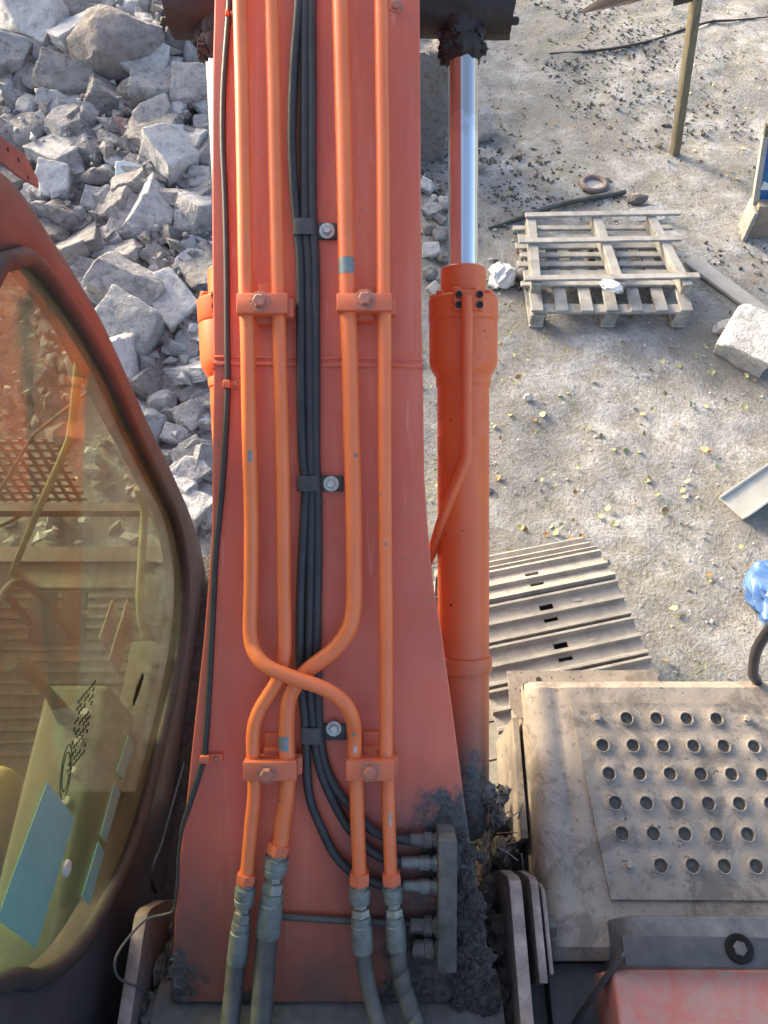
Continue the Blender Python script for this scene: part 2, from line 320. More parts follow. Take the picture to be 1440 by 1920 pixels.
class MB:
    def __init__(self): self.v = []; self.f = []
    def add(self, vs, fs):
        k = len(self.v); self.v += [tuple(x) for x in vs]; self.f += [tuple(i+k for i in f) for f in fs]; return self
    def bm(self, b, M=None):
        b.verts.ensure_lookup_table(); b.verts.index_update()
        vs = [(M @ x.co if M else x.co) for x in b.verts]
        self.add(vs, [[x.index for x in f.verts] for f in b.faces]); b.free(); return self
    def box(self, c, s, R=None, bev=0.0, seg=2, taper=None):
        b = bmesh.new(); bmesh.ops.create_cube(b, size=1.0)
        for x in b.verts: x.co = Vector((x.co.x*s[0], x.co.y*s[1], x.co.z*s[2]))
        if taper:
            for x in b.verts:
                if x.co.z > 0: x.co.x *= taper[0]; x.co.y *= taper[1]
        if bev: bmesh.ops.bevel(b, geom=b.edges[:], offset=bev, segments=seg, affect='EDGES', profile=0.5)
        return self.bm(b, T(c, R))
    def beam(self, p0, p1, w, h, up=(0, 0, 1), bev=0.0):
        p0, p1 = Vector(p0), Vector(p1); y = (p1-p0); L = y.length; y.normalize(); up = Vector(up)
        x = y.cross(up).normalized(); z = x.cross(y)
        return self.box((p0+p1)/2, (w, L, h), Matrix((x, y, z)).transposed(), bev)
    def tube(self, pts, r, n=14, caps=True, smooth=6, jitter=0.0, ell=None):
        P = spline(pts, smooth) if smooth else [Vector(p) for p in pts]
        if not hasattr(r, '__len__'): R = [r]*len(P)
        else:
            a = np.linspace(0, 1, len(r)); R = list(np.interp(np.linspace(0, 1, len(P)), a, r))
        t0 = (P[1]-P[0]).normalized(); u = t0.orthogonal().normalized(); rings = []
        for i, p in enumerate(P):
            t = (P[min(i+1, len(P)-1)]-P[max(i-1, 0)]).normalized()
            u = (u - t*u.dot(t)).normalized(); v = t.cross(u)
            ring = []
            for k in range(n):
                a = 2*pi*k/n; rr = R[i]*(1+jitter*noise.noise(p*40+Vector((cos(a), sin(a), 0))*2)) if jitter else R[i]
                ring.append(p + (u*cos(a)+v*sin(a))*rr)
            rings.append(ring)
        vs = [q for g in rings for q in g]; fs = []
        for i in range(len(P)-1):
            for k in range(n):
                fs.append((i*n+k, i*n+(k+1) % n, (i+1)*n+(k+1) % n, (i+1)*n+k))
        if caps: fs.append(tuple(range(n))[::-1]); fs.append(tuple((len(P)-1)*n+k for k in range(n)))
        return self.add(vs, fs)
    def lathe(self, p0, axis, prof, n=32, ref=None, jitter=0.0):
        """prof: (distance along axis, radius)"""
        p0 = Vector(p0); ax = Vector(axis).normalized(); u = ax.orthogonal().normalized() if ref is None else (Vector(ref)-ax*Vector(ref).dot(ax)).normalized(); v = ax.cross(u)
        vs = []; fs = []
        for i, (d, r) in enumerate(prof):
            for k in range(n):
                a = 2*pi*k/n; q = p0+ax*d+(u*cos(a)+v*sin(a))*r
                if jitter: q += (q-p0-ax*d)*jitter*noise.noise(q*45) + ax*(jitter*r*noise.noise(q*33+Vector((5, 5, 5))))
                vs.append(q)
        for i in range(len(prof)-1):
            for k in range(n): fs.append((i*n+k, i*n+(k+1) % n, (i+1)*n+(k+1) % n, (i+1)*n+k))
        fs.append(tuple(range(n))[::-1]); fs.append(tuple((len(prof)-1)*n+k for k in range(n)))
        return self.add(vs, fs)
    def prism(self, poly, vec):
        vec = Vector(vec); n = len(poly); P = [Vector(p) for p in poly]
        return self.add(P+[p+vec for p in P], [tuple(range(n))[::-1], tuple(range(n, 2*n))]+[(i, (i+1) % n, n+(i+1) % n, n+i) for i in range(n)])
    def mesh(self, name, smooth=35, bev=0.0):
        me = bpy.data.meshes.new(name); me.from_pydata(self.v, [], self.f)
        b = bmesh.new(); b.from_mesh(me)
        bmesh.ops.recalc_face_normals(b, faces=b.faces[:])
        if bev: bmesh.ops.bevel(b, geom=[e for e in b.edges if e.is_manifold and e.calc_face_angle(0) > 0.5], offset=bev, segments=2, affect='EDGES', profile=0.5)
        b.to_mesh(me); b.free()
        if smooth:
            me.shade_smooth(); me.set_sharp_from_angle(angle=rad(smooth))
        return me
    def build(self, name, material, parent=None, M=None, smooth=35, bev=0.0):
        return link(name, self.mesh(name, smooth, bev), material, parent, M)
def spline(pts, k=6):
    P = [Vector(p) for p in pts]
    if len(P) < 3: return [P[0].lerp(P[-1], i/4) for i in range(5)]
    out = []
    for i in range(len(P)-1):
        a = P[i-1] if i else P[0]*2-P[1]; b = P[i]; c = P[i+1]; d = P[i+2] if i+2 < len(P) else P[-1]*2-P[-2]
        # centripetal-ish catmull rom
        for s in range(k):
            t = s/k
            out.append(0.5*((2*b)+(c-a)*t+(2*a-5*b+4*c-d)*t*t+(3*b-a-3*c+d)*t**3))
    out.append(P[-1]); return out
def lump(mb, c, s, seed, amp=0.35, freq=9.0, sub=3, R=None):
    b = bmesh.new(); bmesh.ops.create_icosphere(b, subdivisions=sub, radius=1.0)
    for x in b.verts:
        q = Vector((x.co.x*s[0], x.co.y*s[1], x.co.z*s[2]))
        x.co = q*(1+min(amp, 0.5)*noise.fractal(x.co*1.5+Vector((seed*3.7, seed*1.3, seed)), 0.45, 2.2, 6))
    mb.bm(b, T(c, R)); return mb

# ------------------------------------------------------------------ ground
def axis(lo, hi, step, far):
    a = list(np.arange(lo, hi+1e-6, step)); s = step; x = lo; y = hi; pre = []; post = []
    while x > -far: s *= 1.45; x -= s; pre.append(x)
    s = step
    while y < far: s *= 1.45; y += s; post.append(y)
    return pre[::-1]+a+post
gx = axis(-8.0, 7.5, 0.07, 600); gy = axis(0.5, 12.5, 0.07, 600)
vs = []
for y in gy:
    for x in gx:
        z = ground_h(x, y) if abs(x) < 40 and abs(y) < 40 else 0.0
        if -8.1 < x < 7.6 and 0.4 < y < 12.6:
            z += 0.022*noise.fractal((x*3.2, y*3.2, 0.5), 0.7, 2.1, 5)
        vs.append((x, y, z))
nx = len(gx); fs = [(j*nx+i, j*nx+i+1, (j+1)*nx+i+1, (j+1)*nx+i) for j in range(len(gy)-1) for i in range(nx-1)]
me = bpy.data.meshes.new('ground'); me.from_pydata(vs, [], fs); me.shade_smooth()
tag(link('ground', me, 'dusty_ground'), 'pale grey dusty ground strewn with grit', kind='structure')

# ------------------------------------------------------------------ rubble
def rock_mesh(seed, kind):
    R = random.Random(seed); b = bmesh.new()
    if kind == 'round':
        bmesh.ops.create_icosphere(b, subdivisions=3, radius=0.5)
        cuts = 5; lo, hi = 0.36, 0.45
    else:
        bmesh.ops.create_cube(b, size=1.0)
        for x in b.verts: x.co += Vector([R.uniform(-0.10, 0.10) for _ in range(3)])
        cuts = 6 if kind == 'block' else 5; lo, hi = (0.46, 0.66) if kind == 'block' else (0.50, 0.66)
    for i in range(cuts):
        if kind == 'slab': a = R.uniform(0, 2*pi); n = Vector((cos(a), sin(a), R.uniform(-0.25, 0.25))).normalized()
        else: n = Vector([R.gauss(0, 1) for _ in range(3)]).normalized()
        d = R.uniform(lo, hi)
        g = bmesh.ops.bisect_plane(b, geom=b.verts[:]+b.edges[:]+b.faces[:], plane_co=n*d, plane_no=n, clear_outer=True)
        ed = [e for e in g['geom_cut'] if isinstance(e, bmesh.types.BMEdge)]
        if len(ed) > 2:
            try: bmesh.ops.edgenet_fill(b, edges=ed)
            except Exception: pass
    if kind != 'round':
        bmesh.ops.bevel(b, geom=b.edges[:], offset=0.022, segments=1, affect='EDGES', profile=0.6)
        bmesh.ops.triangulate(b, faces=b.faces[:])
        bmesh.ops.subdivide_edges(b, edges=[e for e in b.edges if e.calc_length() > 0.12], cuts=2, use_grid_fill=True)
    for _ in range(2):
        bmesh.ops.triangulate(b, faces=b.faces[:])
        bmesh.ops.subdivide_edges(b, edges=[e for e in b.edges if e.calc_length() > 0.075], cuts=1)
    bmesh.ops.triangulate(b, faces=b.faces[:]); bmesh.ops.recalc_face_normals(b, faces=b.faces[:])
    b.normal_update()
    for x in b.verts:
        q = x.co.copy(); o3 = Vector((seed, 0, 0))
        big = noise.noise(q*2.2+o3); ch = noise.noise(q*6.0+o3)
        x.co = q + x.normal*(0.030*big + 0.020*noise.fractal(q*7+o3, 0.8, 2.0, 4) - 0.045*max(0.0, ch-0.28))
    me = bpy.data.meshes.new('concrete_chunk'); b.to_mesh(me); b.free(); me.shade_smooth(); me.set_sharp_from_angle(angle=rad(32)); me.materials.append(MATS['concrete_grey']); return me
ROCKS = {k: [rock_mesh(i*7+j*101+3, k) for i in range(7)] for j, k in enumerate(('block', 'slab', 'round'))}
def rock_data(kind, i, mat): return ROCKS[kind][i % 7], mat
def rock(name, data, M):
    o = link(name, data[0], None, None, M); o.material_slots[0].link = 'OBJECT'; o.material_slots[0].material = MATS[data[1]]; return o
OCC = []
def hero(cx, cy, wpx, hpx, kind, roll, mat, label, i=0, name='concrete_chunk', cat='rubble', lift=0.25, face=0.5, thick=None, group=None):
    p = on_ground(cx, cy+0.30*hpx); d = (p-CAM).dot(FW); k = d/FPX
    W, H = wpx*k, hpx*k
    view = (CAM-p).normalized()
    zl = (Vector((0, 0, 1))*(1-face)+view*face).normalized()
    xl = RT*cos(rad(roll))+UPV*(-sin(rad(roll)))
    xl = (xl-zl*xl.dot(zl)).normalized(); yl = zl.cross(xl)
    R = Matrix((xl, yl, zl)).transposed()
    if kind == 'slab': s = (W, H*1.02, (thick or 0.28)*min(W, H))
    else: s = (W*1.02, H*0.92, (thick or 0.8)*min(W, H))
    M = T(at_d(cx, cy, d-0.30*s[2]-0.01), R, s)
    o = rock(name, rock_data(kind, i, mat), M)
    tag(o, label, cat, group or 'chunks of the rubble heap'); OCC.append((cx, cy, min(wpx, hpx)*0.42)); return o
HER = [
 (70, 45, 105, 110, 'block', 25, 'concrete_pale', 'tall pale concrete block leaning near the top left of rubble heap'),
 (225, 84, 185, 140, 'round', -8, 'stone_brown', 'biggest brownish boulder at the top of the rubble heap'),
 (262, 118, 108, 78, 'block', 22, 'concrete_pale', 'pale square block resting against the biggest boulder'),
 (18, 110, 70, 80, 'block', 10, 'concrete_grey', 'grey block cut off by the left edge near the top of the heap'),
 (122, 148, 100, 66, 'block', 14, 'concrete_grey', 'grey wedge below the tall leaning pale block'),
 (258, 172, 80, 60, 'round', -20, 'stone_brown', 'rounded brownish stone below the pale square block'),
 (358, 165, 66, 84, 'block', 0, 'concrete_grey', 'dark grey slab standing beside the boom in upper rubble'),
 (105, 222, 118, 52, 'slab', -32, 'concrete_pale', 'long white slab tilted up to the right, upper left of the heap'),
 (160, 190, 130, 46, 'slab', 4, 'concrete_pale', 'flat white slab lying behind the long tilted slab'),
 (32, 190, 78, 40, 'slab', 12, 'concrete_grey', 'thin grey slab at left edge of upper rubble'),
 (290, 226, 70, 58, 'block', -35, 'concrete_grey', 'grey block with sloping top right of the pink brick'),
 (240, 244, 56, 32, 'block', 8, 'brick_pink', 'pink brick fragment lying in upper rubble'),
 (318, 236, 46, 30, 'block', 10, 'brick_pink', 'small pinkish fragment beside the boom side of the heap'),
 (16, 236, 38, 52, 'round', 0, 'concrete_grey', 'rounded stone at left edge above the red bracket'),
 (167, 260, 52, 32, 'slab', -4, 'concrete_pale', 'small pale ribbed slab below the flat white slab'),
 (342, 256, 54, 40, 'block', 12, 'concrete_grey', 'grey cube beside the boom below the small pinkish fragment'),
 (384, 244, 36, 46, 'block', -8, 'stone_blue', 'bluish chunk touching the boom edge in upper rubble'),
 (240, 326, 46, 36, 'block', 6, 'teal_white', 'pale teal painted chunk in the middle of the heap'),
 (98, 342, 58, 66, 'block', 8, 'concrete_pale', 'pale stacked chunk just above the cab pillar'),
 (182, 334, 60, 40, 'round', -14, 'stone_brown', 'brownish pebbly stone left of the pale teal chunk'),
 (176, 376, 36, 54, 'block', 10, 'stone_blue', 'bluish upright chunk below the brownish pebbly stone'),
 (212, 374, 44, 42, 'block', -38, 'concrete_grey', 'wedge-shaped grey chunk beside the bluish upright chunk'),
 (330, 376, 62, 44, 'block', 2, 'concrete_grey', 'grey block with flat top in mid heap near the boom'),
 (374, 340, 40, 46, 'block', 4, 'concrete_grey', 'tall grey chunk against the boom in mid heap'),
 (346, 420, 40, 42, 'block', 10, 'concrete_pale', 'pale cube near the boom above the thin white flake'),
 (236, 464, 112, 26, 'slab', 2, 'stone_brown', 'long thin grey slab lying flat across mid heap'),
 (362, 456, 54, 28, 'slab', 14, 'concrete_pale', 'thin white flake near the boom'),
 (358, 506, 54, 70, 'slab', 8, 'concrete_pale', 'smooth pale flat slab facing up next to the boom'),
 (166, 518, 56, 52, 'block', 10, 'concrete_grey', 'grey block half hidden by cab pillar above the large cube'),
 (248, 545, 118, 104, 'block', 28, 'concrete_grey', 'large cut stone cube in the lower heap'),
 (310, 496, 92, 40, 'slab', 40, 'concrete_grey', 'grey slab sloping down to the right above the large cube'),
 (270, 490, 64, 36, 'slab', 8, 'concrete_pale', 'pale flat chunk on top of the large cube'),
 (232, 622, 112, 116, 'block', 30, 'stone_blue', 'large bluish block below the large cut cube'),
 (356, 558, 60, 54, 'slab', 30, 'stone_blue', 'rounded bluish slab beside the left cylinder head'),
 (352, 650, 44, 76, 'slab', 5, 'concrete_grey', 'smooth grey slab standing behind the left cylinder'),
 (305, 632, 50, 44, 'round', 0, 'concrete_grey', 'grey stone between the large bluish block and left cylinder'),
 (303, 688, 104, 48, 'slab', 8, 'concrete_grey', 'wide flat grey slab low in the heap'),
 (336, 724, 100, 28, 'slab', 12, 'stone_brown', 'narrow slab lying under the wide flat slab'),
 (304, 752, 54, 50, 'round', 0, 'concrete_grey', 'pitted round stone beside cab pillar low in the heap'),
 (352, 782, 46, 46, 'block', -30, 'concrete_grey', 'rough stone beside the left cylinder low in the heap'),
 (330, 818, 42, 38, 'block', 18, 'concrete_pale', 'small chunk with white top low in the heap'),
 (350, 850, 58, 42, 'block', -38, 'concrete_grey', 'dark rough block above the pale brick'),
 (362, 886, 62, 54, 'block', -40, 'concrete_pale', 'pale smooth brick lying beside the boom near the cab'),
 (378, 945, 34, 36, 'round', 0, 'concrete_grey', 'small round stone in the gap between cab and boom'),
 (388, 975, 30, 40, 'round', 0, 'concrete_pale', 'lowest pale stone in the gap between cab and boom'),
 (45, 20, 70, 60, 'block', -10, 'concrete_grey', 'grey block in the top left corner of the heap'),
 (150, 20, 80, 50, 'block', 20, 'concrete_grey', 'grey block at the top edge beside the tall pale block'),
 (290, 20, 80, 44, 'slab', 6, 'concrete_pale', 'pale slab at the top edge left of the dark pin boss'),
]
for i, h in enumerate(HER): hero(*h, i=i)
import re
HNAMES = [(h[0], h[1], ' '.join(re.split(r' (?:at|near|beside|below|in|above|resting|lying|leaning|cut|standing|tilted|right|left|touching|just|with|half|sloping|facing|between|on|low|next|behind|against|of the|under|and) ?', h[7])[0].split()[:6])) for h in HER]
# filler chunks: one by one, big to small, wherever nothing stands yet
RN = random.Random(11)
kinds = ['block', 'block', 'round', 'slab', 'block']; mts = ['concrete_grey']*5+['concrete_pale']*5+[ 'stone_brown', 'stone_brown', 'concrete_grey', 'stone_blue']
def left_visible(px, py):
    if px < 0 or py < 0 or py > 1000: return False
    if px > 396: return False
    return px > (py-300)*0.53-6
made = 0; tries = 0
while made < 225 and tries < 12000:
    tries += 1
    x = RN.uniform(-5.5, -0.5); y = RN.uniform(2.3, 10.5); z = ground_h(x, y)
    px, py, d = proj((x, y, z))
    if not left_visible(px, py): continue
    s = (0.34 if made < 40 else 0.22 if made < 110 else 0.15)*RN.uniform(0.7, 1.2)
    rp = s*FPX/d*0.34
    if any((px-a)**2+(py-b)**2 < (rp+c)**2*0.55 for a, b, c in OCC): continue
    k = RN.choice(kinds); mt = RN.choice(mts); sc = (s*RN.uniform(0.9, 1.4), s*RN.uniform(0.7, 1.1), s*(RN.uniform(0.25, 0.4) if k == 'slab' else RN.uniform(0.55, 0.9)))
    R = Euler((RN.gauss(0.25, 0.35), RN.gauss(0, 0.35), RN.uniform(0, 6.3))).to_matrix()
    o = rock('concrete_chunk', rock_data(k, RN.randrange(7), mt), T((x, y, z+0.22*sc[2]), R, sc))
    best = min(HNAMES, key=lambda q: (q[0]-px)**2+(q[1]-py)**2); dx, dy = px-best[0], py-best[1]
    where = ('right of' if dx > 0 else 'left of') if abs(dx) > abs(dy)*1.6 else ('below' if dy > 0 else 'above') if abs(dy) > abs(dx)*1.6 else ('lower right of' if dy > 0 else 'upper right of') if dx > 0 else ('lower left of' if dy > 0 else 'upper left of')
    tone = {'concrete_grey': 'grey', 'concrete_pale': 'pale', 'stone_brown': 'brownish', 'stone_blue': 'bluish'}[mt]
    tag(o, f"{'mid-sized' if s > 0.2 else 'small'} {tone} {'flat' if k == 'slab' else 'rounded' if k == 'round' else 'angular'} chunk {where} the {best[2]}", 'rubble', 'small chunks of the rubble heap')
    OCC.append((px, py, rp)); made += 1
def stones(n, region, size, mb, seed, flat=0.75, keep=None, sink=0.25, rise=0.0):
    R = random.Random(seed)
    base = []
    for k in range(6):
        pts = []
        for (a, b_, c) in ((1, 0, 0), (-1, 0, 0), (0, 1, 0), (0, -1, 0), (0, 0, 1), (0, 0, -1)):
            pts.append(Vector((a, b_, c))*R.uniform(0.7, 1.1)+Vector([R.uniform(-0.35, 0.35) for _ in range(3)]))
        b = bmesh.new()
        for q in pts: b.verts.new(q)
        for _ in range(4): b.verts.new(Vector([R.uniform(-0.8, 0.8) for _ in range(3)]))
        bmesh.ops.convex_hull(b, input=b.verts[:])
        bmesh.ops.delete(b, geom=[v for v in b.verts if not v.link_faces], context='VERTS'); b.verts.index_update()
        base.append(([v.co.copy() for v in b.verts], [[v.index for v in f.verts] for f in b.faces])); b.free()
    for _ in range(n):
        x = R.uniform(region[0], region[1]); y = R.uniform(region[2], region[3])
        if keep and not keep(x, y, R): continue
        s = R.uniform(*size)*(0.6+0.8*R.random()**3); E = Euler((R.gauss(0, .4), R.gauss(0, .4), R.uniform(0, 6.3))).to_matrix()
        vs, fs = R.choice(base); f = R.uniform(flat*0.6, flat); q = R.uniform(0.6, 1.0)
        c = Vector((x, y, ground_h(x, y)+s*f*(1-sink*2)*0.5+rise*R.random()*min(1.0, heap(x, y)*4)))
        mb.add([c+E @ Vector((v.x*s, v.y*s*q, v.z*s*f)) for v in vs], fs)
    return mb
def heap_keep(x, y, R): return heap(x, y) > 0.05+R.random()*0.12 or R.random() < 0.02
mb = MB(); stones(9500, (-7.5, 0.9, 1.6, 11.5), (0.018, 0.085), mb, 5, keep=heap_keep, sink=0.0, rise=0.13)
tag(mb.build('rubble_gravel', 'concrete_grey', smooth=0), 'loose grey broken stone between the rubble chunks', 'gravel', kind='stuff')
mb = MB(); stones(4200, (-7.5, 0.9, 1.6, 11.5), (0.015, 0.07), mb, 6, keep=heap_keep, sink=0.0, rise=0.15)
tag(mb.build('pale_rubble_gravel', 'concrete_pale', smooth=0), 'loose pale chips scattered through the rubble heap', 'gravel', kind='stuff')

def grit_keep(x, y, R): return noise.noise((x*0.9+3, y*0.9, 2.2))+0.5*noise.noise((x*3, y*3, 1)) > R.uniform(-0.5, 0.45)
mb = MB(); stones(7500, (-0.6, 6.0, 1.0, 11.5), (0.005, 0.017), mb, 8, keep=grit_keep)
tag(mb.build('ground_grit', 'stone_brown', smooth=0), 'small grit strewn over the dusty ground', 'gravel', kind='stuff')
mb = MB(); stones(4500, (-0.6, 6.0, 1.0, 11.5), (0.005, 0.018), mb, 9, keep=grit_keep)
tag(mb.build('pale_grit', 'concrete_pale', smooth=0), 'pale stone chips strewn over the dusty ground', 'gravel', kind='stuff')
def clod_keep(x, y, R): return noise.noise((x*0.55+1.3, y*0.75, 9.1))+0.45*noise.noise((x*1.7, y*1.9, 4.0)) > R.uniform(-0.08, 0.4)
mb = MB(); stones(17000, (0.2, 6.0, 4.6, 11.5), (0.008, 0.030), mb, 31, keep=clod_keep)
tag(mb.build('soil_clods', 'soil', smooth=0), 'dark crumbly soil clods in patches on the far ground', 'soil', kind='stuff')
# stones piled along the right side of the boom
GR = 'small stones beside the chrome rod'
for i, (cx, cy, a, b_, k) in enumerate([(812, 395, 30, 28, 'block'), (834, 380, 26, 34, 'round'), (806, 430, 28, 24, 'round'), (826, 442, 28, 26, 'block'), (808, 470, 30, 26, 'block'),
        (832, 486, 24, 22, 'round'), (806, 512, 30, 30, 'round'), (800, 350, 26, 22, 'block'), (826, 412, 20, 18, 'block'), (815, 545, 26, 24, 'block'), (815, 372, 18, 14, 'round')]):
    hero(cx, cy, a, b_, k, 10*i-40, ['concrete_grey', 'concrete_pale', 'stone_brown'][i % 3], 'small loose stone between boom and chrome rod, '+['fourth', 'third', 'sixth', 'seventh', 'eighth', 'ninth', 'tenth', 'first', 'fifth', 'eleventh', 'second'][i]+' from the top', i=i, group=GR)
hero(1405, 640, 90, 96, 'block', 32, 'concrete_pale', 'large pale rock at right edge below the grey plank', i=2, group='rocks on the right')
hero(1362, 612, 52, 30, 'round', -12, 'concrete_pale', 'oblong pale stone touching the large rock at right edge', i=4, group='rocks on the right')
hero(1196, 372, 42, 24, 'round', 0, 'stone_brown', 'brown stone behind the top of upper pallet', i=1, group='rocks on the right')
hero(1215, 402, 66, 28, 'slab', 0, 'concrete_pale', 'flat pale stone under the far corner of upper pallet', i=3, group='rocks on the right')
hero(985, 512, 36, 30, 'block', 20, 'concrete_pale', 'pale grey stone at left corner of pallets beside white bag', i=5, group='rocks on the right')
hero(907, 240, 30, 60, 'block', 4, 'concrete_grey', 'small grey block right of the chrome rod', i=6, group='rocks on the right')
hero(909, 212, 22, 22, 'slab', 0, 'concrete_pale', 'small white slab lying on the grey block beside chrome rod', i=2, group='rocks on the right')
hero(880, 520, 24, 20, 'round', 0, 'concrete_grey', 'small stone right of the cylinder gland', i=2, group='rocks on the right')
hero(990, 745, 18, 16, 'round', 0, 'concrete_pale', 'lone small round stone on ground right of cylinder', i=2, group='rocks on the right')

# concrete block standing behind the boom, right of it
p0 = on_ground(812, 318)
mb = MB(); b = bmesh.new(); bmesh.ops.create_cube(b, size=1.0); bmesh.ops.bevel(b, geom=b.edges[:], offset=0.03, segments=1, affect='EDGES')
bmesh.ops.subdivide_edges(b, edges=b.edges[:], cuts=7, use_grid_fill=True)
for v in b.verts:
    q = Vector((v.co.x*0.42, v.co.y*0.50, v.co.z*1.05)); q += Vector((noise.noise(q*5), noise.noise(q*5+Vector((9, 0, 0))), noise.noise(q*5+Vector((0, 9, 0)))))*0.035
    if v.co.z > 0.42: q.z += 0.05*noise.noise(q*14)
    v.co = q
mb.bm(b, T((at_z(836, 318, 0.0).x-0.215, p0.y+0.30, 0.44), Euler((0.10, 0.02, 0.06)).to_matrix()))
tag(mb.build('concrete_block', 'stone_brown', smooth=40), 'upright weathered concrete block between boom and chrome rod at top', 'block')

# ------------------------------------------------------------------ things on the dusty ground
def wood(parent, name, p0, p1, w, h, M='pale_wood', up=(0, 0, 1), seed=0):
    p0, p1 = Vector(p0), Vector(p1); y = p1-p0; L = y.length; y.normalize(); x = y.cross(Vector(up)).normalized(); z = x.cross(y)
    b = bmesh.new(); bmesh.ops.create_cube(b, size=1.0)
    bmesh.ops.subdivide_edges(b, edges=[e for e in b.edges if abs((e.verts[0].co-e.verts[1].co).y) > 0.5], cuts=5)
    R = random.Random(seed*31+7); ph = R.uniform(0, 9)
    for v in b.verts:
        q = Vector((v.co.x*w, v.co.y*L, v.co.z*h)); q.x += 0.004*noise.noise((q.y*3+ph, 0, 0)); q.z += 0.004*noise.noise((q.y*3, ph, 0)); v.co = q
    bmesh.ops.bevel(b, geom=[e for e in b.edges if e.calc_face_angle(0) > 0.5], offset=0.004, segments=1, affect='EDGES')
    me = bpy.data.meshes.new(name); b.to_mesh(me); b.free()
    return link(name, me, M, parent, T((p0+p1)/2, Matrix((x, y, z)).transposed()))
gz = ground_h(1.65, 4.6)
PX0, PX1 = 1.05, 2.22; PY0, PY1 = 4.22, 5.02
t = empty('pallet', (1.63, 4.6, gz)); tag(t, 'lower wooden pallet with boards running away, resting on the ground', 'pallet')
k = 0
yaw = 0.015
for i in range(7):
    x = PX0+0.05+i*(PX1-PX0-0.10)/6; k += 1
    wood(t, 'deck_board', (x, PY0-0.02, gz+0.150), (x, PY1, gz+0.150), 0.088, 0.022, seed=k)
for y in (PY0+0.03, (PY0+PY1)/2, PY1-0.06):
    k += 1; wood(t, 'stringer_board', (PX0+0.02, y, gz+0.127), (PX1-0.02, y, gz+0.127), 0.09, 0.022, seed=k)
    for x in (PX0+0.06, (PX0+PX1)/2, PX1-0.07):
        k += 1; wood(t, 'block', (x-0.05, y-0.005, gz+0.070), (x+0.05, y-0.005, gz+0.070), 0.09, 0.088, seed=k)
for x in (PX0+0.06, (PX0+PX1)/2, PX1-0.07):
    k += 1; wood(t, 'bottom_board', (x, PY0-0.03, gz+0.013), (x, PY1, gz+0.013), 0.10, 0.022, seed=k)
UY0, UY1 = 4.36, 5.13; U0, U1 = 1.02, 2.24; uz = gz+0.163
t = empty('pallet', (1.63, 4.75, uz)); tag(t, 'upper wooden pallet lying upside down with three beams on top', 'pallet')
for i in range(7):
    y = UY0+0.10+i*(UY1-UY0-0.10)/6.3; k += 1
    wood(t, 'slat', (U0+0.03*(i % 2)-0.02, y, uz+0.011), (U1-0.04*(i % 3), y+0.012, uz+0.011), 0.052+0.02*(i % 3 == 1), 0.02, seed=k)
for x, dx in ((U0+0.09, 0.02), (1.66, -0.03), (U1-0.13, -0.06)):
    k += 1; wood(t, 'beam', (x-dx, UY0-0.02, uz+0.066), (x+dx, UY1, uz+0.066), 0.07, 0.088, seed=k)
for y, a, b_ in ((UY0+0.03, U0-0.02, U1+0.02), ((UY0+UY1)/2+0.06, U0-0.02, U1-0.02), (UY1-0.02, U0+0.06, U1+0.03)):
    k += 1; wood(t, 'cross_board', (a, y, uz+0.121), (b_, y+0.03, uz+0.121), 0.055, 0.02, seed=k)
# crumpled sheets
def crumple(name, mat, c, s, seed, label, cat, amp=0.45, freq=5.0, R=None):
    mb = MB(); b = bmesh.new(); bmesh.ops.create_icosphere(b, subdivisions=4, radius=1)
    for v in b.verts:
        n_ = v.co.copy(); a = 1-abs(noise.noise(n_*1.6+Vector((seed, 0, 0))))*amp*1.3-abs(noise.noise(n_*3.3+Vector((0, seed, 0))))*amp*0.35
        v.co = Vector((n_.x*s[0], n_.y*s[1], n_.z*s[2]))*a
    mb.bm(b, T(c, R)); o = mb.build(name, mat, smooth=30); tag(o, label, cat); return o
p = on_ground(938, 528); crumple('plastic_bag', 'white_bag', p+Vector((0, 0, 0.05)), (0.125, 0.13, 0.11), 3, 'crumpled white plastic bag right of the cylinder gland', 'bag')
p = at_z(1146, 536, uz+0.14); crumple('rag', 'white_bag', p, (0.095, 0.06, 0.03), 8, 'crumpled pale rag on the near edge of the upper pallet', 'rag', R=Euler((0, 0, -0.6)).to_matrix())
p = on_ground(1425, 1130); o = crumple('plastic_bag', 'blue_bag', p+Vector((0.05, 0, 0.08)), (0.17, 0.24, 0.13), 5, 'crumpled blue plastic bag at right edge of the picture', 'bag')
p = on_ground(977, 478); mb = MB(); b = bmesh.new(); bmesh.ops.create_icosphere(b, subdivisions=3, radius=0.048)
for v in b.verts: v.co.z *= 0.93; v.co += v.co.normalized()*0.003*noise.noise(v.co*30)
mb.bm(b, T(p+Vector((0, 0, 0.045)))); mb.lathe(p+Vector((0, 0, 0.085)), (0, 0, 1), [(0, 0.012), (0.008, 0.010), (0.010, 0.004)], 10)
tag(mb.build('ball', 'ball_red', smooth=60), 'small dull red ball at left side of the pallets', 'ball')
# ring
p = on_ground(1113, 350); t = empty('ring_cap', p)
mb = MB(); R0 = 0.098
mb.tube([p+Vector((cos(a)*R0, sin(a)*R0, 0.025)) for a in np.linspace(0, 2*pi, 33)], 0.024, n=10, caps=False, smooth=0)
mb.build('rim', 'rust_ring', t, smooth=60)
mb = MB(); mb.lathe(p+Vector((0, 0, 0.0)), (0, 0, 1), [(0, 0.09), (0.014, 0.088), (0.018, 0.05), (0.012, 0.0)], 24); mb.build('centre_disc', 'concrete_pale', t)
tag(t, 'round rust-red ring lying flat on ground beyond the pallets', 'ring')
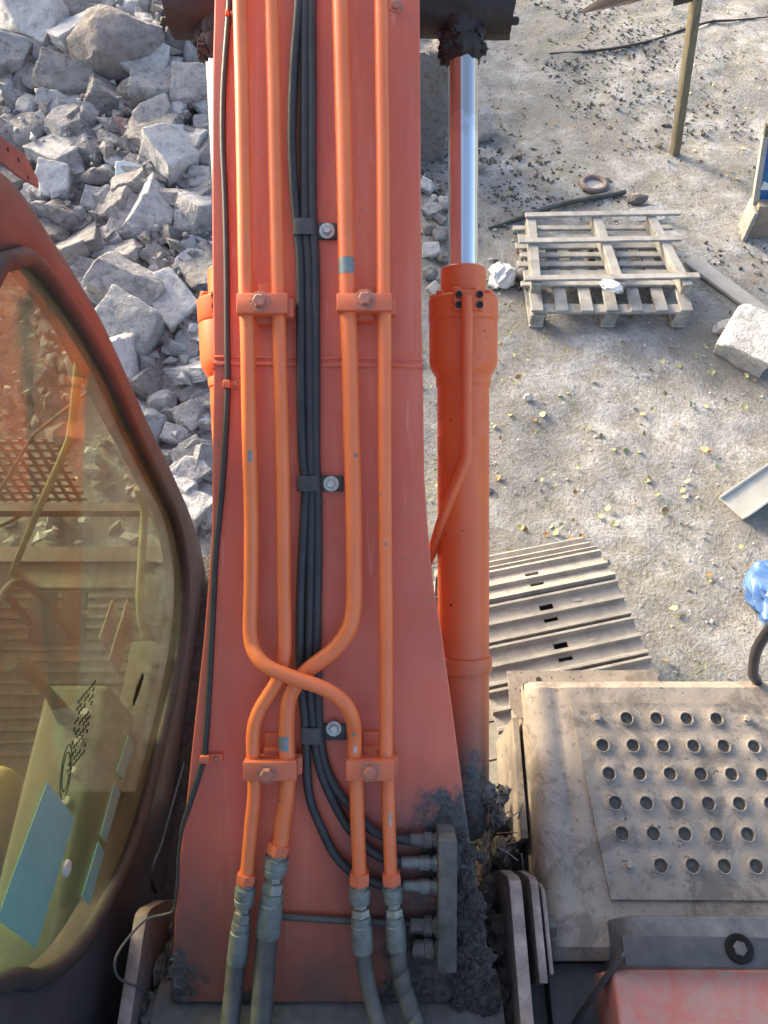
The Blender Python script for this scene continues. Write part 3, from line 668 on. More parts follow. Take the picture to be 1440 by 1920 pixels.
# black hose lying behind the pallets
pts = [on_ground(a, b_)+Vector((0, 0, 0.022)) for a, b_ in ((915, 432), (960, 418), (1010, 400), (1060, 385), (1110, 375), (1145, 369), (1172, 364))]
mb = MB(); mb.tube(pts, [0.012, 0.02, 0.023, 0.022, 0.02], 10, jitter=0.1); tag(mb.build('hose', 'dark_hose'), 'dark hose lying across the ground behind the pallets', 'hose')
pts = [on_ground(a, b_)+Vector((0, 0, 0.012)) for a, b_ in ((1030, 103), (1080, 100), (1130, 96), (1180, 88), (1230, 76), (1290, 55), (1340, 40))]
mb = MB(); mb.tube(pts, [0.010, 0.014, 0.014, 0.010], 8, jitter=0.2); tag(mb.build('branch', 'dark_wood'), 'thin bare branch on the ground behind the leaning post', 'branch')
pts = [on_ground(a, b_)+Vector((0, 0, 0.012)) for a, b_ in ((1300, 50), (1340, 42), (1380, 40), (1440, 34))]
mb = MB(); mb.tube(pts, [0.010, 0.012, 0.006], 8, jitter=0.2); tag(mb.build('branch', 'dark_wood'), 'short bare twig right of the leaning post at top', 'branch')
# leaning post with a board nailed to it
pb = at_z(1262, 308, -0.12); ptop = at_d(1306, -5, 5.62); dirp = (ptop-pb).normalized(); ptop = pb+dirp*2.35
mb = MB(); mb.beam(pb, ptop, 0.066, 0.075, up=(0.3, -1, 0.2), bev=0.006)
t = mb.build('wooden_post', 'post_wood'); tag(t, 'leaning square wooden post standing in the dust at upper right', 'post')
q0, q1 = at_d(1092, 24, 5.72), at_d(1210, -4, 5.60)
mb = MB(); poly = [at_d(1092, 25, 5.72), at_d(1128, 2, 5.68), at_d(1200, -25, 5.6), at_d(1330, -70, 5.5), at_d(1330, -38, 5.5), at_d(1205, 0, 5.6), at_d(1180, 8, 5.62)]
mb.prism(poly, Vector((0, 0.03, 0.012)))
tag(mb.build('board', 'dark_wood', smooth=0), 'dark pointed board fixed to the top of the leaning post', 'board')
mb = MB(); poly = [at_d(1262, 12, 5.66), at_d(1264, -6, 5.64), at_d(1310, -14, 5.6), at_d(1302, 2, 5.62)]
mb.prism(poly, Vector((0, 0.03, 0.012))); tag(mb.build('board', 'dark_wood', smooth=0), 'short dark board end beside the top of leaning post', 'board')
# grey plank on the ground at right
a0, a1 = on_ground(1290, 492), on_ground(1500, 645)
mb = MB(); mb.beam(a0+Vector((0, 0, 0.03)), a1+Vector((0, 0, 0.025)), 0.135, 0.028, bev=0.004)
tag(mb.build('plank', 'grey_board'), 'smooth grey plank lying on the ground right of the pallets', 'plank')
# white gutter channel
a0, a1 = on_ground(1368, 962)+Vector((0, 0, 0.03)), on_ground(1520, 858)+Vector((0, 0, 0.05))
y = (a1-a0).normalized(); x = y.cross(Vector((0, 0, 1))).normalized(); z = x.cross(y)
pr = [(-0.105, 0.0), (0.085, 0.0), (0.105, 0.06), (0.092, 0.062), (0.076, 0.012), (-0.09, 0.012), (-0.095, 0.03), (-0.11, 0.03)]
mb = MB(); mb.prism([a0+x*u+z*v for u, v in pr], a1-a0); tag(mb.build('gutter', 'white_plastic', smooth=0, bev=0.002), 'white plastic gutter length lying on the ground at right edge', 'gutter')
# blue board on a wooden block
pb = on_ground(1392, 448); t = empty('painted_board', pb)
RB = Euler((0, 0, -0.08)).to_matrix()
mb = MB(); mb.box(pb+Vector((0.27, 0.10, 0.14)), (0.48, 0.22, 0.30), RB, bev=0.006); mb.build('base_block', 'brown_crate', t)
mb = MB(); mb.box(pb+Vector((0.015, 0.075, 0.12)), (0.03, 0.20, 0.26), RB, bev=0.004); mb.build('end_board', 'pale_wood', t)
yq = pb.y+0.10
mb = MB(); mb.prism([at_y(x, y, yq) for x, y in ((1424, 384), (1440, 262), (1560, 262), (1560, 384))], (0, 0.03, 0)); mb.build('blue_panel', 'blue_paint', t, smooth=0)
mb = MB(); mb.prism([at_y(x, y, yq-0.012) for x, y in ((1411, 388), (1431, 258), (1441, 258), (1422, 388))], (0, 0.05, 0)); mb.build('frame_strip', 'grey_board', t, smooth=0)
mb = MB(); mb.prism([at_y(x, y, yq-0.002) for x, y in ((1431, 262), (1436, 235), (1560, 235), (1560, 262))], (0, 0.03, 0)); mb.build('top_rail', 'post_wood', t, smooth=0)
mb = MB(); mb.prism([at_y(x, y, yq-0.006) for x, y in ((1426, 356), (1432, 340), (1445, 346), (1470, 344), (1470, 352), (1440, 356))], (0, 0.004, 0)); mb.build('white_mark', 'white_bag', t, smooth=0)
tag(t, 'blue painted panel standing on a brown wooden block at right edge', 'board')

# leaves
def leaf_mesh(seed):
    R = random.Random(seed); vs = []; n = 8; fs = []
    for i in range(n+1):
        u = i/n; wd = 0.36*sin(pi*u**0.8)**0.8*(1-0.1*u)+0.004; y = u-0.5; c = 0.18*(u-0.5)**2+0.05*sin(u*6+seed)
        vs += [(-wd, y, c+0.25*wd*R.uniform(0.6, 1.3)), (0, y, c), (wd, y, c+0.25*wd*R.uniform(0.6, 1.3))]
    for i in range(n): a = i*3; fs += [(a, a+1, a+4, a+3), (a+1, a+2, a+5, a+4)]
    return vs, fs
LV = [leaf_mesh(i) for i in range(4)]; LME = {}
for i in range(4):
    for m in ('leaf_yellow', 'leaf_brown'):
        me = bpy.data.meshes.new('fallen_leaf'); me.from_pydata(*[LV[i][0], [], LV[i][1]]); me.shade_smooth(); me.materials.append(MATS[m]); LME[i, m] = me
LEAF = [(1103, 1277), (1258, 1143), (1185, 598), (1195, 520+330), (1325, 847), (1245, 960), (1243, 968), (1210, 905), (1280, 922), (1278, 935), (1213, 905), (1150, 990), (1035, 990), (1050, 985), (975, 990), (985, 995),
        (1330, 1080), (1325, 1090), (1402, 1064), (1190, 1388), (1320, 1250), (1060, 740), (1050, 745), (1100, 805), (1125, 820), (1127, 822), (1245, 740), (1290, 760), (1320, 765), (1205, 815), (1215, 900), (1170, 848), (1150, 846),
        (1220, 770), (1205, 780), (1110, 720), (965, 720), (970, 710), (955, 625), (1060, 660), (1160, 640), (1170, 645), (1240, 680), (1320, 845), (1385, 1028), (930, 900), (1000, 790), (1010, 795), (1015, 780), (1150, 985), (1040, 1000),
        (1332, 700), (1395, 765), (1270, 690), (1300, 670), (1345, 880), (1290, 905), (1232, 930), (1120, 970), (1080, 925), (1140, 955), (1310, 955)]
RL = random.Random(4)
for i, (a, b_) in enumerate(LEAF):
    p = on_ground(a+RL.uniform(-3, 3), b_); brown = RL.random() < 0.18
    s = RL.uniform(0.034, 0.062)
    o = link('fallen_leaf', LME[i % 4, 'leaf_brown' if brown else 'leaf_yellow'], None, None, T(p+Vector((0, 0, 0.016)), Euler((RL.gauss(0, .35), RL.gauss(0, .35), RL.uniform(0, 6.3))).to_matrix(), (s, s, s)))
    tag(o, 'curled brown fallen leaf on the dusty ground' if brown else 'yellow-green fallen leaf lying on the dusty ground', 'leaf', 'brown fallen leaves' if brown else 'yellow fallen leaves')
for nm, m, cnt, sd in (('leaf_litter', 'leaf_yellow', 620, 1), ('brown_leaf_litter', 'leaf_brown', 380, 2)):
    mb = MB(); R = random.Random(sd+50); c = 0
    while c < cnt:
        x = R.uniform(0.1, 5.5); y = R.uniform(1.2, 10.5)
        if noise.noise((x*0.8, y*0.8, sd*5.0)) < R.uniform(-0.25, 0.5): continue
        s = R.uniform(0.018, 0.042); E = Euler((R.gauss(0, .5), R.gauss(0, .5), R.uniform(0, 6.3))).to_matrix(); q = Vector((x, y, ground_h(x, y)+0.014))
        vs, fs = R.choice(LV); mb.add([q+E @ (Vector(v)*s) for v in vs], fs); c += 1
    tag(mb.build(nm, m), 'tiny scattered bits of fallen leaves on dusty ground' if sd == 1 else 'brown leaf crumbs scattered on dusty ground', 'leaf litter', kind='stuff')

# ================================================================== EXCAVATOR
EX = empty('excavator', (0.0, -0.3, 0.0))
tag(EX, 'orange-red tracked excavator seen from above its boom', 'excavator')
def hexbolt(name='bolt', r=0.014, h=0.012):
    mb = MB(); mb.lathe((0, 0, -0.001), (0, 0, 1), [(0, r*1.55), (0.003, r*1.55), (0.0035, r*1.4)], 20)
    mb.lathe((0, 0, 0.0035), (0, 0, 1), [(0, r), (h*0.75, r), (h, r*0.80)], 6)
    return mb.mesh(name, 30)
BOLT = {}
def bolt(parent, loc, R, mat, r=0.014, h=0.012, name='bolt'):
    k = (mat, r, h)
    if k not in BOLT: BOLT[k] = hexbolt('bolt', r, h); BOLT[k].materials.append(MATS[mat])
    return link(name, BOLT[k], None, parent, T(loc, R))
def rot_to(nrm):
    return Vector(nrm).to_track_quat('Z', 'Y').to_matrix()

# ---- boom
LE = [(-150, 404), (0, 402), (120, 398), (400, 397), (689, 400), (691, 400), (900, 398), (1000, 397), (1100, 390), (1200, 382), (1300, 371), (1400, 360), (1480, 352), (1575, 341), (1650, 332), (1762, 325), (1819, 322), (1880, 320)]
RE = [(-150, 784), (0, 787), (333, 789), (640, 791), (689, 793), (691, 793), (900, 796), (1000, 803), (1100, 813), (1200, 830), (1337, 849), (1475, 867), (1590, 883), (1659, 895), (1773, 913), (1842, 917), (1880, 917)]
ly, lx = zip(*LE); ry, rx = zip(*RE)
rows = [-150, 0, 150, 300, 450, 600, 689.9, 690.1, 800, 900, 950, 1000, 1050, 1100, 1150, 1200, 1260, 1337, 1400, 1475, 1530, 1590, 1659, 1720, 1773, 1842, 1880]
secs = []
for y in rows:
    a = at_boom(float(np.interp(y, ly, lx)), y); b_ = at_boom(float(np.interp(y, ry, rx)), y); b_.y = a.y; b_.z = a.z
    n_ = boom_n(y); secs.append((a, b_, n_))
# beyond the picture the boom goes on and bends down
a, b_, n_ = secs[0]
ext = [(a+Vector((0, 1.2, 0.62)), b_+Vector((0, 1.2, 0.62)), Vector((0, -0.30, 0.95))), (a+Vector((0.03, 2.2, 0.80)), b_+Vector((-0.03, 2.2, 0.80)), Vector((0, 0, 1))), (a+Vector((0.05, 3.6, 0.62)), b_+Vector((-0.05, 3.6, 0.62)), Vector((0, .15, .98)))]
secs = ext[::-1]+secs
def depth_at(y):   # box depth below the top plate
    return float(np.interp(y, [0.0, 0.35, 1.355, 2.6, 5.5], [0.30, 0.40, 0.50, 0.48, 0.32]))
mbt = MB(); TH = 0.014
vs = []
for a, b_, n_ in secs: vs += [a, b_, b_-n_*TH, a-n_*TH]
fs = []
for i in range(len(secs)-1):
    k = i*4
    for j in range(4): fs.append((k+j, k+(j+1) % 4, k+4+(j+1) % 4, k+4+j))
fs += [(0, 1, 2, 3), tuple(4*(len(secs)-1)+j for j in (3, 2, 1, 0))]
mbt.add(vs, fs)
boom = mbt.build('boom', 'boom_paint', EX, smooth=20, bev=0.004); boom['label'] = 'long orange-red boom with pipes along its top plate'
mbs = MB(); vs = []; INS = 0.016
for a, b_, n_ in secs:
    dp = depth_at(a.y); i_ = Vector((INS, 0, 0)); vs += [a+i_-n_*TH, b_-i_-n_*TH, b_-i_-n_*dp, a+i_-n_*dp]
fs = []
for i in range(len(secs)-1):
    k = i*4
    for j in (1, 2, 3): fs.append((k+j, k+(j+1) % 4, k+4+(j+1) % 4, k+4+j))
fs += [(0, 1, 2, 3), tuple(4*(len(secs)-1)+j for j in (3, 2, 1, 0))]
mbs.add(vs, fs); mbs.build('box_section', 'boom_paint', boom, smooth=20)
# welded joint across the boom
mb = MB()
for off, r_ in ((0.0, 0.0065), (0.017, 0.004)):
    l_, r2 = at_boom(401, 682, 0.0), at_boom(792, 686, 0.0)
    pts = [l_.lerp(r2, i/40)+dB*off+Vector((0, 0.0012*noise.noise((i*0.9, off*50, 0)), 0)) for i in range(41)]
    mb.tube(pts, r_, 8, smooth=0, jitter=0.25)
l_, r2 = at_boom(402, 676, 0), at_boom(792, 680, 0)
mb.build('weld_seam', 'boom_paint', boom)
# edge welds down the sides of the top plate
bolt(boom, at_boom(742, 12, 0.0), boom_rot(12), 'bolt_paint', 0.011, 0.006, 'plug')
# foot pivot tube
mb = MB(); fc = Vector((0, -0.06, 1.46))
mb.lathe(Vector((-0.60, fc.y, fc.z)), (1, 0, 0), [(0, 0.15), (0.0, 0.175), (0.91, 0.175), (0.91, 0.15)], 40)
mb.build('foot_tube', 'dusty_block', boom)
mb = MB(); mb.box((-0.14, 0.045, 1.55), (0.78, 0.03, 0.14), Euler((0.35, 0, 0)).to_matrix(), bev=0.004); mb.build('foot_plate', 'grease', boom)

# ---- hydraulic pipes with their fittings and hoses
def boompath(pts, offs):
    ys = [p[1] for p in pts]
    return [at_boom(x, y, offs(y) if callable(offs) else offs) for x, y in pts]
def fit(parent, name, mat, p0, p1, prof, n=32):
    """prof: (fraction, radius)"""
    p0, p1 = Vector(p0), Vector(p1); L = (p1-p0).length
    mb = MB(); mb.lathe(p0, p1-p0, [(a*L, r) for a, r in prof], n, ref=(0, 0, 1)); return mb.build(name, mat, parent, smooth=30)
def pipe(label, pts, r, offs, end, hose_pts, hose_r, wrapped=False, patches=()):
    P = boompath(pts, offs); mb = MB(); mb.tube(P, r, 20, smooth=8)
    o = mb.build('hydraulic_pipe', 'pipe_paint', EX, smooth=60); o['label'] = label
    # the coupling follows end[] = pixel stations along the fitting
    off = offs(end[0][1]) if callable(offs) else offs
    E = [at_boom(x, y, off) for x, y in end]
    k = r/0.0187
    def seg(a, b): return E[a], E[b]
    fit(o, 'hex_nut', 'clamp_paint', E[0], E[1], [(0, r*1.05), (0.04, r*1.48), (0.5, r*1.55), (0.92, r*1.45), (1, r*1.2)], 6)
    fit(o, 'swivel_nut', 'galvanised', E[1], E[2], [(0, r*1.15), (0.12, r*1.15), (0.16, r*1.52), (0.55, r*1.52), (0.60, r*1.42), (0.68, r*1.42), (0.70, r*1.48), (0.96, r*1.40), (1.0, r*0.9)], 24)
    fit(o, 'hose_stem', 'steel', E[2], E[3], [(0, r*1.0), (0.35, r*0.98), (0.40, r*1.32), (0.96, r*1.36), (1, r*1.2)], 6)
    fit(o, 'ferrule', 'galvanised', E[3], E[4], [(0, r*1.15), (0.01, r*1.36), (0.16, r*1.40), (0.18, r*1.30), (0.24, r*1.34), (0.26, r*1.48), (0.95, r*1.53), (1.0, r*1.44)], 24)
    H = [E[4]-(E[4]-E[3])*0.1]+hose_pts
    mb = MB(); mb.tube(H, hose_r, 20, smooth=8); mb.build('rubber_hose', 'dusty_rubber', o, smooth=60)
    if wrapped:
        Q = spline(H, 30); mb = MB(); Ls = [0]
        for i in range(1, len(Q)): Ls.append(Ls[-1]+(Q[i]-Q[i-1]).length)
        u = (Q[1]-Q[0]).normalized().orthogonal(); step = 0.052; n_turn = int(Ls[-1]/step); ring = []
        def P_at(s):
            s = min(max(s, 0), Ls[-1]-1e-5); i = int(np.searchsorted(Ls, s))-1; i = max(0, min(i, len(Q)-2)); f = (s-Ls[i])/(Ls[i+1]-Ls[i]); return Q[i].lerp(Q[i+1], f), (Q[i+1]-Q[i]).normalized()
        M_ = 22; vs = []; fs = []
        tot = n_turn*M_
        for i in range(tot+1):
            a = 2*pi*i/M_
            for s, rr in ((0.03, hose_r*1.0), (0.10, hose_r*1.13), (0.90, hose_r*1.13), (0.97, hose_r*1.0)):
                p, t_ = P_at(step*(i/M_+s)); uu = Vector((1, 0, 0)); uu = (uu-t_*uu.dot(t_)).normalized(); vv = t_.cross(uu)
                vs.append(p+(uu*cos(a)+vv*sin(a))*rr)
            if i:
                for j in range(3): fs.append(((i-1)*4+j, (i-1)*4+j+1, i*4+j+1, i*4+j))
        mb.add(vs, fs); mb.build('spiral_wrap', 'dusty_rubber', o, smooth=40)
    for (y0, y1, mat, a0, a1) in patches:
        # a flake of paint lost: thin curved shell hugging the pipe
        PS = spline(P, 8); Yp = [proj(q)[1] for q in PS]
        idx = sorted(range(len(PS)), key=lambda i: Yp[i]); py_s = [Yp[i] for i in idx]
        def PP(y):
            return Vector([float(np.interp(y, py_s, [PS[i][c] for i in idx])) for c in range(3)])
        q0, q1 = PP(y0), PP(y1); t_ = (q1-q0).normalized(); n_ = boom_n(y0); xx = t_.cross(n_).normalized(); nn = xx.cross(t_)
        vs = []; fs = []; K = 10; J = 6
        R = random.Random(int(y0))
        for i in range(J+1):
            for j in range(K+1):
                f = i/J; g = a0+(a1-a0)*j/K
                if 0 < j < K and i in (0, J): f += R.uniform(-0.04, 0.04)
                if j in (0, K): g += R.uniform(-0.08, 0.08)
                c = PP(y0+(y1-y0)*f); vs.append(c+(xx*sin(g)+nn*cos(g))*(r*1.022))
        for i in range(J):
            for j in range(K): fs.append((i*(K+1)+j, i*(K+1)+j+1, (i+1)*(K+1)+j+1, (i+1)*(K+1)+j))
        mb = MB(); mb.add(vs, fs); mb.build('bare_patch', mat, o, smooth=60)
    return o
def off_over(y): return 0.052+0.040*_ss(1190, 1262, y)*_ss(1400, 1315, y)
def off_under(y): return 0.052
PA = [(449, -140), (450, 0), (454, 160), (457, 320), (461, 547), (464, 620), (466, 740), (468, 850), (471, 960), (471, 1060), (470, 1130), (469, 1180), (473, 1212), (487, 1237), (508, 1254), (535, 1265), (565, 1276), (600, 1288), (630, 1304), (650, 1324), (661, 1348), (665, 1380), (665, 1425), (668, 1470), (670, 1537), (674, 1634)]
PB = [(507, -140), (509, 0), (513, 160), (516, 320), (521, 547), (523, 620), (526, 720), (528, 800), (531, 950), (532, 1100), (534, 1190), (532, 1235), (523, 1270), (506, 1299), (488, 1328), (477, 1358), (474, 1392), (475, 1425), (477, 1468), (476, 1500), (472, 1537), (466, 1605), (463, 1638)]
PC = [(633, -140), (638, 0), (642, 160), (646, 320), (651, 547), (654, 620), (657, 720), (659, 800), (663, 950), (664, 1060), (664, 1120), (661, 1155), (651, 1186), (630, 1214), (604, 1236), (578, 1256), (556, 1281), (542, 1309), (538, 1342), (537, 1387), (539, 1425), (539, 1465), (536, 1500), (530, 1540), (526, 1582)]
PD = [(712, -140), (714, 0), (716, 160), (718, 320), (719, 547), (721, 620), (721, 800), (722, 1000), (724, 1200), (724, 1425), (727, 1470), (729, 1537), (732, 1612), (733, 1638)]
def bp(x, y, o_): return at_boom(x, y, o_)
h_ = lambda *L: [at_boom(x, y, o_) for x, y, o_ in L]
pipe('leftmost pipe at the top, crossing over to the right lower down', PA, 0.0182, off_over, [(674, 1634), (674, 1659), (675, 1693), (677, 1716), (680, 1783)],
     h_((683, 1805, .055), (690, 1845, .065), (702, 1895, .085), (722, 1960, .11), (748, 2040, .14)), 0.0205,
     patches=[(846, 866, 'bare_metal', -0.5, 0.05), (1365, 1371, 'bare_metal', -0.2, 0.2), (1394, 1405, 'concrete_pale', -0.3, 0.1)])
pipe('second pipe from the left, swinging outward near the foot', PB, 0.0172, off_under, [(463, 1636), (461, 1657), (457, 1698), (453, 1727), (444, 1804)],
     h_((441, 1825, .055), (437, 1865, .065), (431, 1920, .085), (424, 1990, .11), (420, 2060, .14)), 0.0240)
pipe('third pipe with grey bare patch, crossing to the left lower down', PC, 0.0205, off_under, [(525, 1580), (520, 1601), (514, 1640), (511, 1672), (502, 1753)],
     h_((499, 1775, .055), (495, 1830, .065), (490, 1900, .085), (486, 1980, .11), (484, 2060, .14)), 0.0272,
     patches=[(486, 516, 'bare_metal', -1.25, 1.25), (1377, 1404, 'bare_metal', -0.4, 1.2)])
pipe('rightmost straight pipe ending in a spiral wrapped hose', PD, 0.0168, off_under, [(733, 1636), (735, 1658), (738, 1692), (740, 1716), (744, 1779)],
     h_((747, 1805, .055), (753, 1838, .06), (763, 1875, .075), (782, 1935, .10), (806, 2010, .13)), 0.0205, wrapped=True,
     patches=[(1519, 1543, 'concrete_pale', -0.35, -0.05), (1017, 1021, 'bare_metal', -0.3, 0.3)])

# ---- pipe clamps
def clamp(x0, x1, y0, y1, bx, by, label, post=None, shear=0):
    yc = (y0+y1)/2; R = boom_rot(yc)
    oT = 0.084
    a, b_ = at_boom(x0, yc, oT), at_boom(x1, yc, oT); t0, t1 = at_boom((x0+x1)/2, y0, oT), at_boom((x0+x1)/2, y1, oT)
    L = (b_-a).length; H = (t1-t0).length; c = (a+b_)/2
    n_ = boom_n(yc)
    mb = MB(); mb.box(c-n_*0.017, (L, H, 0.034), R, bev=0.003)
    o = mb.build('pipe_clamp', 'clamp_paint', EX, smooth=30); o['label'] = label
    mb = MB(); mb.box(c-n_*0.052+RT*0.008, (L*1.02, H*0.92, 0.030), R, bev=0.003); mb.build('lower_half', 'clamp_paint', o, smooth=30)
    mb = MB(); mb.box(c-n_*0.075, (L*0.36, H*1.5, 0.05), R @ Euler((0, 0, 0)).to_matrix(), bev=0.003)
    mb.box(c-n_*0.079+R @ Vector((0, H*0.95, 0)), (L*0.34, H*1.0, 0.012), R, bev=0.002); mb.build('welded_post', 'clamp_paint', o, smooth=30)
    bolt(o, at_boom(bx, by, oT), R @ Euler((0, 0, 0.3)).to_matrix(), 'bolt_paint', 0.0165, 0.014)
    return o
clamp(443, 539, 549, 587, 487, 566, 'upper left pipe clamp with rough bolt')
clamp(631, 735, 549, 582, 684, 562, 'upper right pipe clamp with rough bolt')
clamp(455, 556, 1429, 1465, 501, 1450, 'lower left pipe clamp with chipped edges')
clamp(649, 740, 1427, 1465, 694, 1447, 'lower right pipe clamp with chipped corner')

# ---- black hoses along the boom
HR = 0.0118
H1 = [(562, -140), (560, 0), (551, 120), (547, 240), (550, 340), (557, 430), (563, 500), (564, 700), (567, 850), (573, 905), (571, 960), (566, 1060), (563, 1160), (563, 1260), (570, 1330), (574, 1380), (575, 1444), (582, 1500), (601, 1549), (627, 1601), (661, 1636), (691, 1650), (719, 1659), (758, 1663)]
H2 = [(578, -140), (573, 0), (571, 200), (571, 340), (572, 430), (578, 500), (580, 700), (582, 850), (584, 905), (584, 960), (582, 1060), (580, 1200), (582, 1300), (590, 1385), (601, 1444), (620, 1492), (642, 1534), (660, 1560), (691, 1592), (719, 1608), (756, 1618)]
H3 = [(589, -140), (585, 0), (585, 200), (585, 340), (587, 430), (591, 500), (592, 700), (592, 850), (594, 905), (596, 960), (596, 1060), (594, 1200), (596, 1300), (600, 1380), (612, 1440), (635, 1485), (658, 1512), (687, 1547), (715, 1566), (772, 1576)]
for H, lb in ((H1, 'left black hose bowing away from the bundle at the top'), (H2, 'middle black hose of the bundle'), (H3, 'right black hose of the bundle')):
    mb = MB(); mb.tube([at_boom(x, y, 0.016 if y < 1400 else 0.016+0.006*(y-1400)/250) for x, y in H], HR, 14, smooth=6); o = mb.build('rubber_hose', 'rubber', EX, smooth=60); o['label'] = lb
mb = MB(); mb.tube([at_boom(x, y, 0.010) for x, y in ((571, -140), (566, 0), (562, 120), (561, 240), (563, 340), (566, 430))], 0.0042, 8); mb.build('thin_tube', 'brown_tube', EX)
def hose_clip(x0, x1, y0, y1, tx, bx, by):
    yc = (y0+y1)/2; R = boom_rot(yc); n_ = boom_n(yc)
    a, b_ = at_boom(x0, yc, 0.03), at_boom(x1, yc, 0.03); Hh = (at_boom(x0, y0, .03)-at_boom(x0, y1, .03)).length
    w_ = (b_-a).length; c = at_boom((x0+x1)/2, yc, 0)
    mb = MB(); prof = []
    for i in range(13):
        an = pi-pi*i/12; prof.append((cos(an)*0.5*w_*(1-0.0*i), 0.012+0.021*max(0, sin(an))**0.45))
    prof = [(-w_/2, 0.001)]+prof+[(w_/2, 0.001)]
    prof2 = [(x*0.93, z-0.004 if z > 0.002 else z) for x, z in prof]
    poly = [c+R @ Vector((x, -Hh/2, z)) for x, z in prof]+[c+R @ Vector((x, -Hh/2, z)) for x, z in prof2[::-1]]
    mb.prism(poly, R @ Vector((0, Hh, 0)))
    o = mb.build('hose_clip', 'strap_rubber', EX, smooth=50)
    t0, t1 = at_boom(x1-2, yc, 0.008), at_boom(tx, yc, 0.008)
    mb = MB(); mb.box((t0+t1)/2, ((t1-t0).length, Hh*0.95, 0.010), R, bev=0.002); mb.box((t0+t1)/2-n_*0.004+RT*0.006, ((t1-t0).length, Hh*1.05, 0.006), R, bev=0.001); mb.build('tab', 'strap_rubber', o)
    bolt(o, at_boom(bx, by, 0.013), R, 'bright_bolt', 0.0125, 0.011); return o
hose_clip(550, 593, 418, 448, 630, 613, 433)['label'] = 'top black hose clip'
hose_clip(557, 601, 892, 921, 640, 621, 907)['label'] = 'middle black hose clip'
hose_clip(564, 606, 1358, 1388, 646, 626, 1366)['label'] = 'bottom black hose clip'

# ---- thin cable on the left edge and its wire loop at the foot
CB = [(432, -140), (430, 0), (427, 50), (419, 167), (418, 267), (422, 367), (425, 500), (426, 633), (427, 727), (422, 833), (415, 933), (405, 1033), (400, 1133), (396, 1220), (392, 1294), (386, 1387), (382, 1421), (371, 1459), (352, 1519), (341, 1556), (335, 1605), (333, 1650), (328, 1700)]
mb = MB(); mb.tube([at_boom(x, y, 0.009) for x, y in CB], [0.0078]*17+[0.006, 0.0045, 0.004, 0.0035], 12); o = mb.build('cable', 'rubber', EX, smooth=60); o['label'] = 'thin black cable along the left edge of the boom'
W2 = [(328, 1700, 1.98), (318, 1712, 1.985), (277, 1723, 1.98), (246, 1752, 1.93), (222, 1785, 1.90), (215, 1808, 1.89), (220, 1830, 1.90), (236, 1842, 1.93), (262, 1852, 1.97), (281, 1866, 2.02)]
mb = MB(); mb.tube([at_d(*q) for q in W2], 0.0032, 10); mb.build('wire', 'dusty_rubber', EX, smooth=60)
mb = MB(); q = [at_d(281, 1866, 2.02), at_d(297, 1888, 2.05), at_d(315, 1918, 2.09), at_d(335, 1960, 2.14)]; Q = spline(q, 14)
mb.tube(Q, [0.009+0.0022*(i % 2) for i in range(len(Q))], 12, smooth=0); mb.build('corrugated_sleeve', 'dusty_rubber', EX)
for x0, x1, y0, y1 in ((419, 451, 713, 728), (376, 417, 1415, 1430), (423, 440, 22, 33)):
    yc = (y0+y1)/2; R = boom_rot(yc); a, b_ = at_boom(x0, yc, 0.012), at_boom(x1, yc, 0.012); Hh = (at_boom(x0, y0, .01)-at_boom(x0, y1, .01)).length
    mb = MB(); mb.box(a.lerp(b_, 0.22)+boom_n(yc)*0.003, ((b_-a).length*0.45, Hh, 0.018), R, bev=0.004); mb.box(a.lerp(b_, 0.65)-boom_n(yc)*0.006, ((b_-a).length*0.7, Hh, 0.008), R, bev=0.002)
    o = mb.build('cable_clip', 'clamp_paint', EX); bolt(o, at_boom(x0+(x1-x0)*0.75, yc, 0.009), R, 'bolt_paint', 0.006, 0.005)

# ---- bulkhead block with fittings on the boom foot
Rb = boom_rot(1680)
a, b_ = at_boom(820, 1558, 0.07), at_boom(853, 1803, 0.07)
u0, u1 = at_boom(835, 1558, 0.045), at_boom(838, 1803, 0.045); L = (u1-u0).length; c = (u0+u1)/2
mb = MB(); mb.box(c, (0.046, L, 0.10), Rb, bev=0.006)
blk = mb.build('port_block', 'dusty_block', EX); blk['label'] = 'dusty upright port block with hose fittings on the boom foot'
for x0, y, big in ((768, 1575, 1), (752, 1617, 1), (755, 1661, 1), (768, 1735, 1.25), (772, 1778, 1.5)):
    o_ = 0.024; p0, p1 = at_boom(x0, y, o_), at_boom(826, y+1, o_)
    mb = MB(); L = (p1-p0).length; r = 0.0155*big; dirt = big > 1 or y < 1580
    mb.lathe(p0, p1-p0, [(0, r*0.8), (0.004, r*0.95), (L*0.45, r*1.0), (L*0.46, r*1.25), (L*0.72, r*1.25), (L*0.73, r*1.0), (L*0.80, r*1.0), (L*0.81, r*1.35), (L*0.97, r*1.35), (L, r)], 12, jitter=0.25 if dirt else 0)
    mb.build('hose_fitting', 'dusty_block' if dirt else 'galvanised', blk, smooth=30)
mb = MB(); mb.tube([at_boom(x, y, 0.014) for x, y in ((522, 1718), (580, 1722), (640, 1726), (700, 1729), (760, 1733), (790, 1735))], 0.0085, 12); o = mb.build('thin_hose', 'dusty_rubber', EX); o['label'] = 'thin grey hose lying across the boom foot'
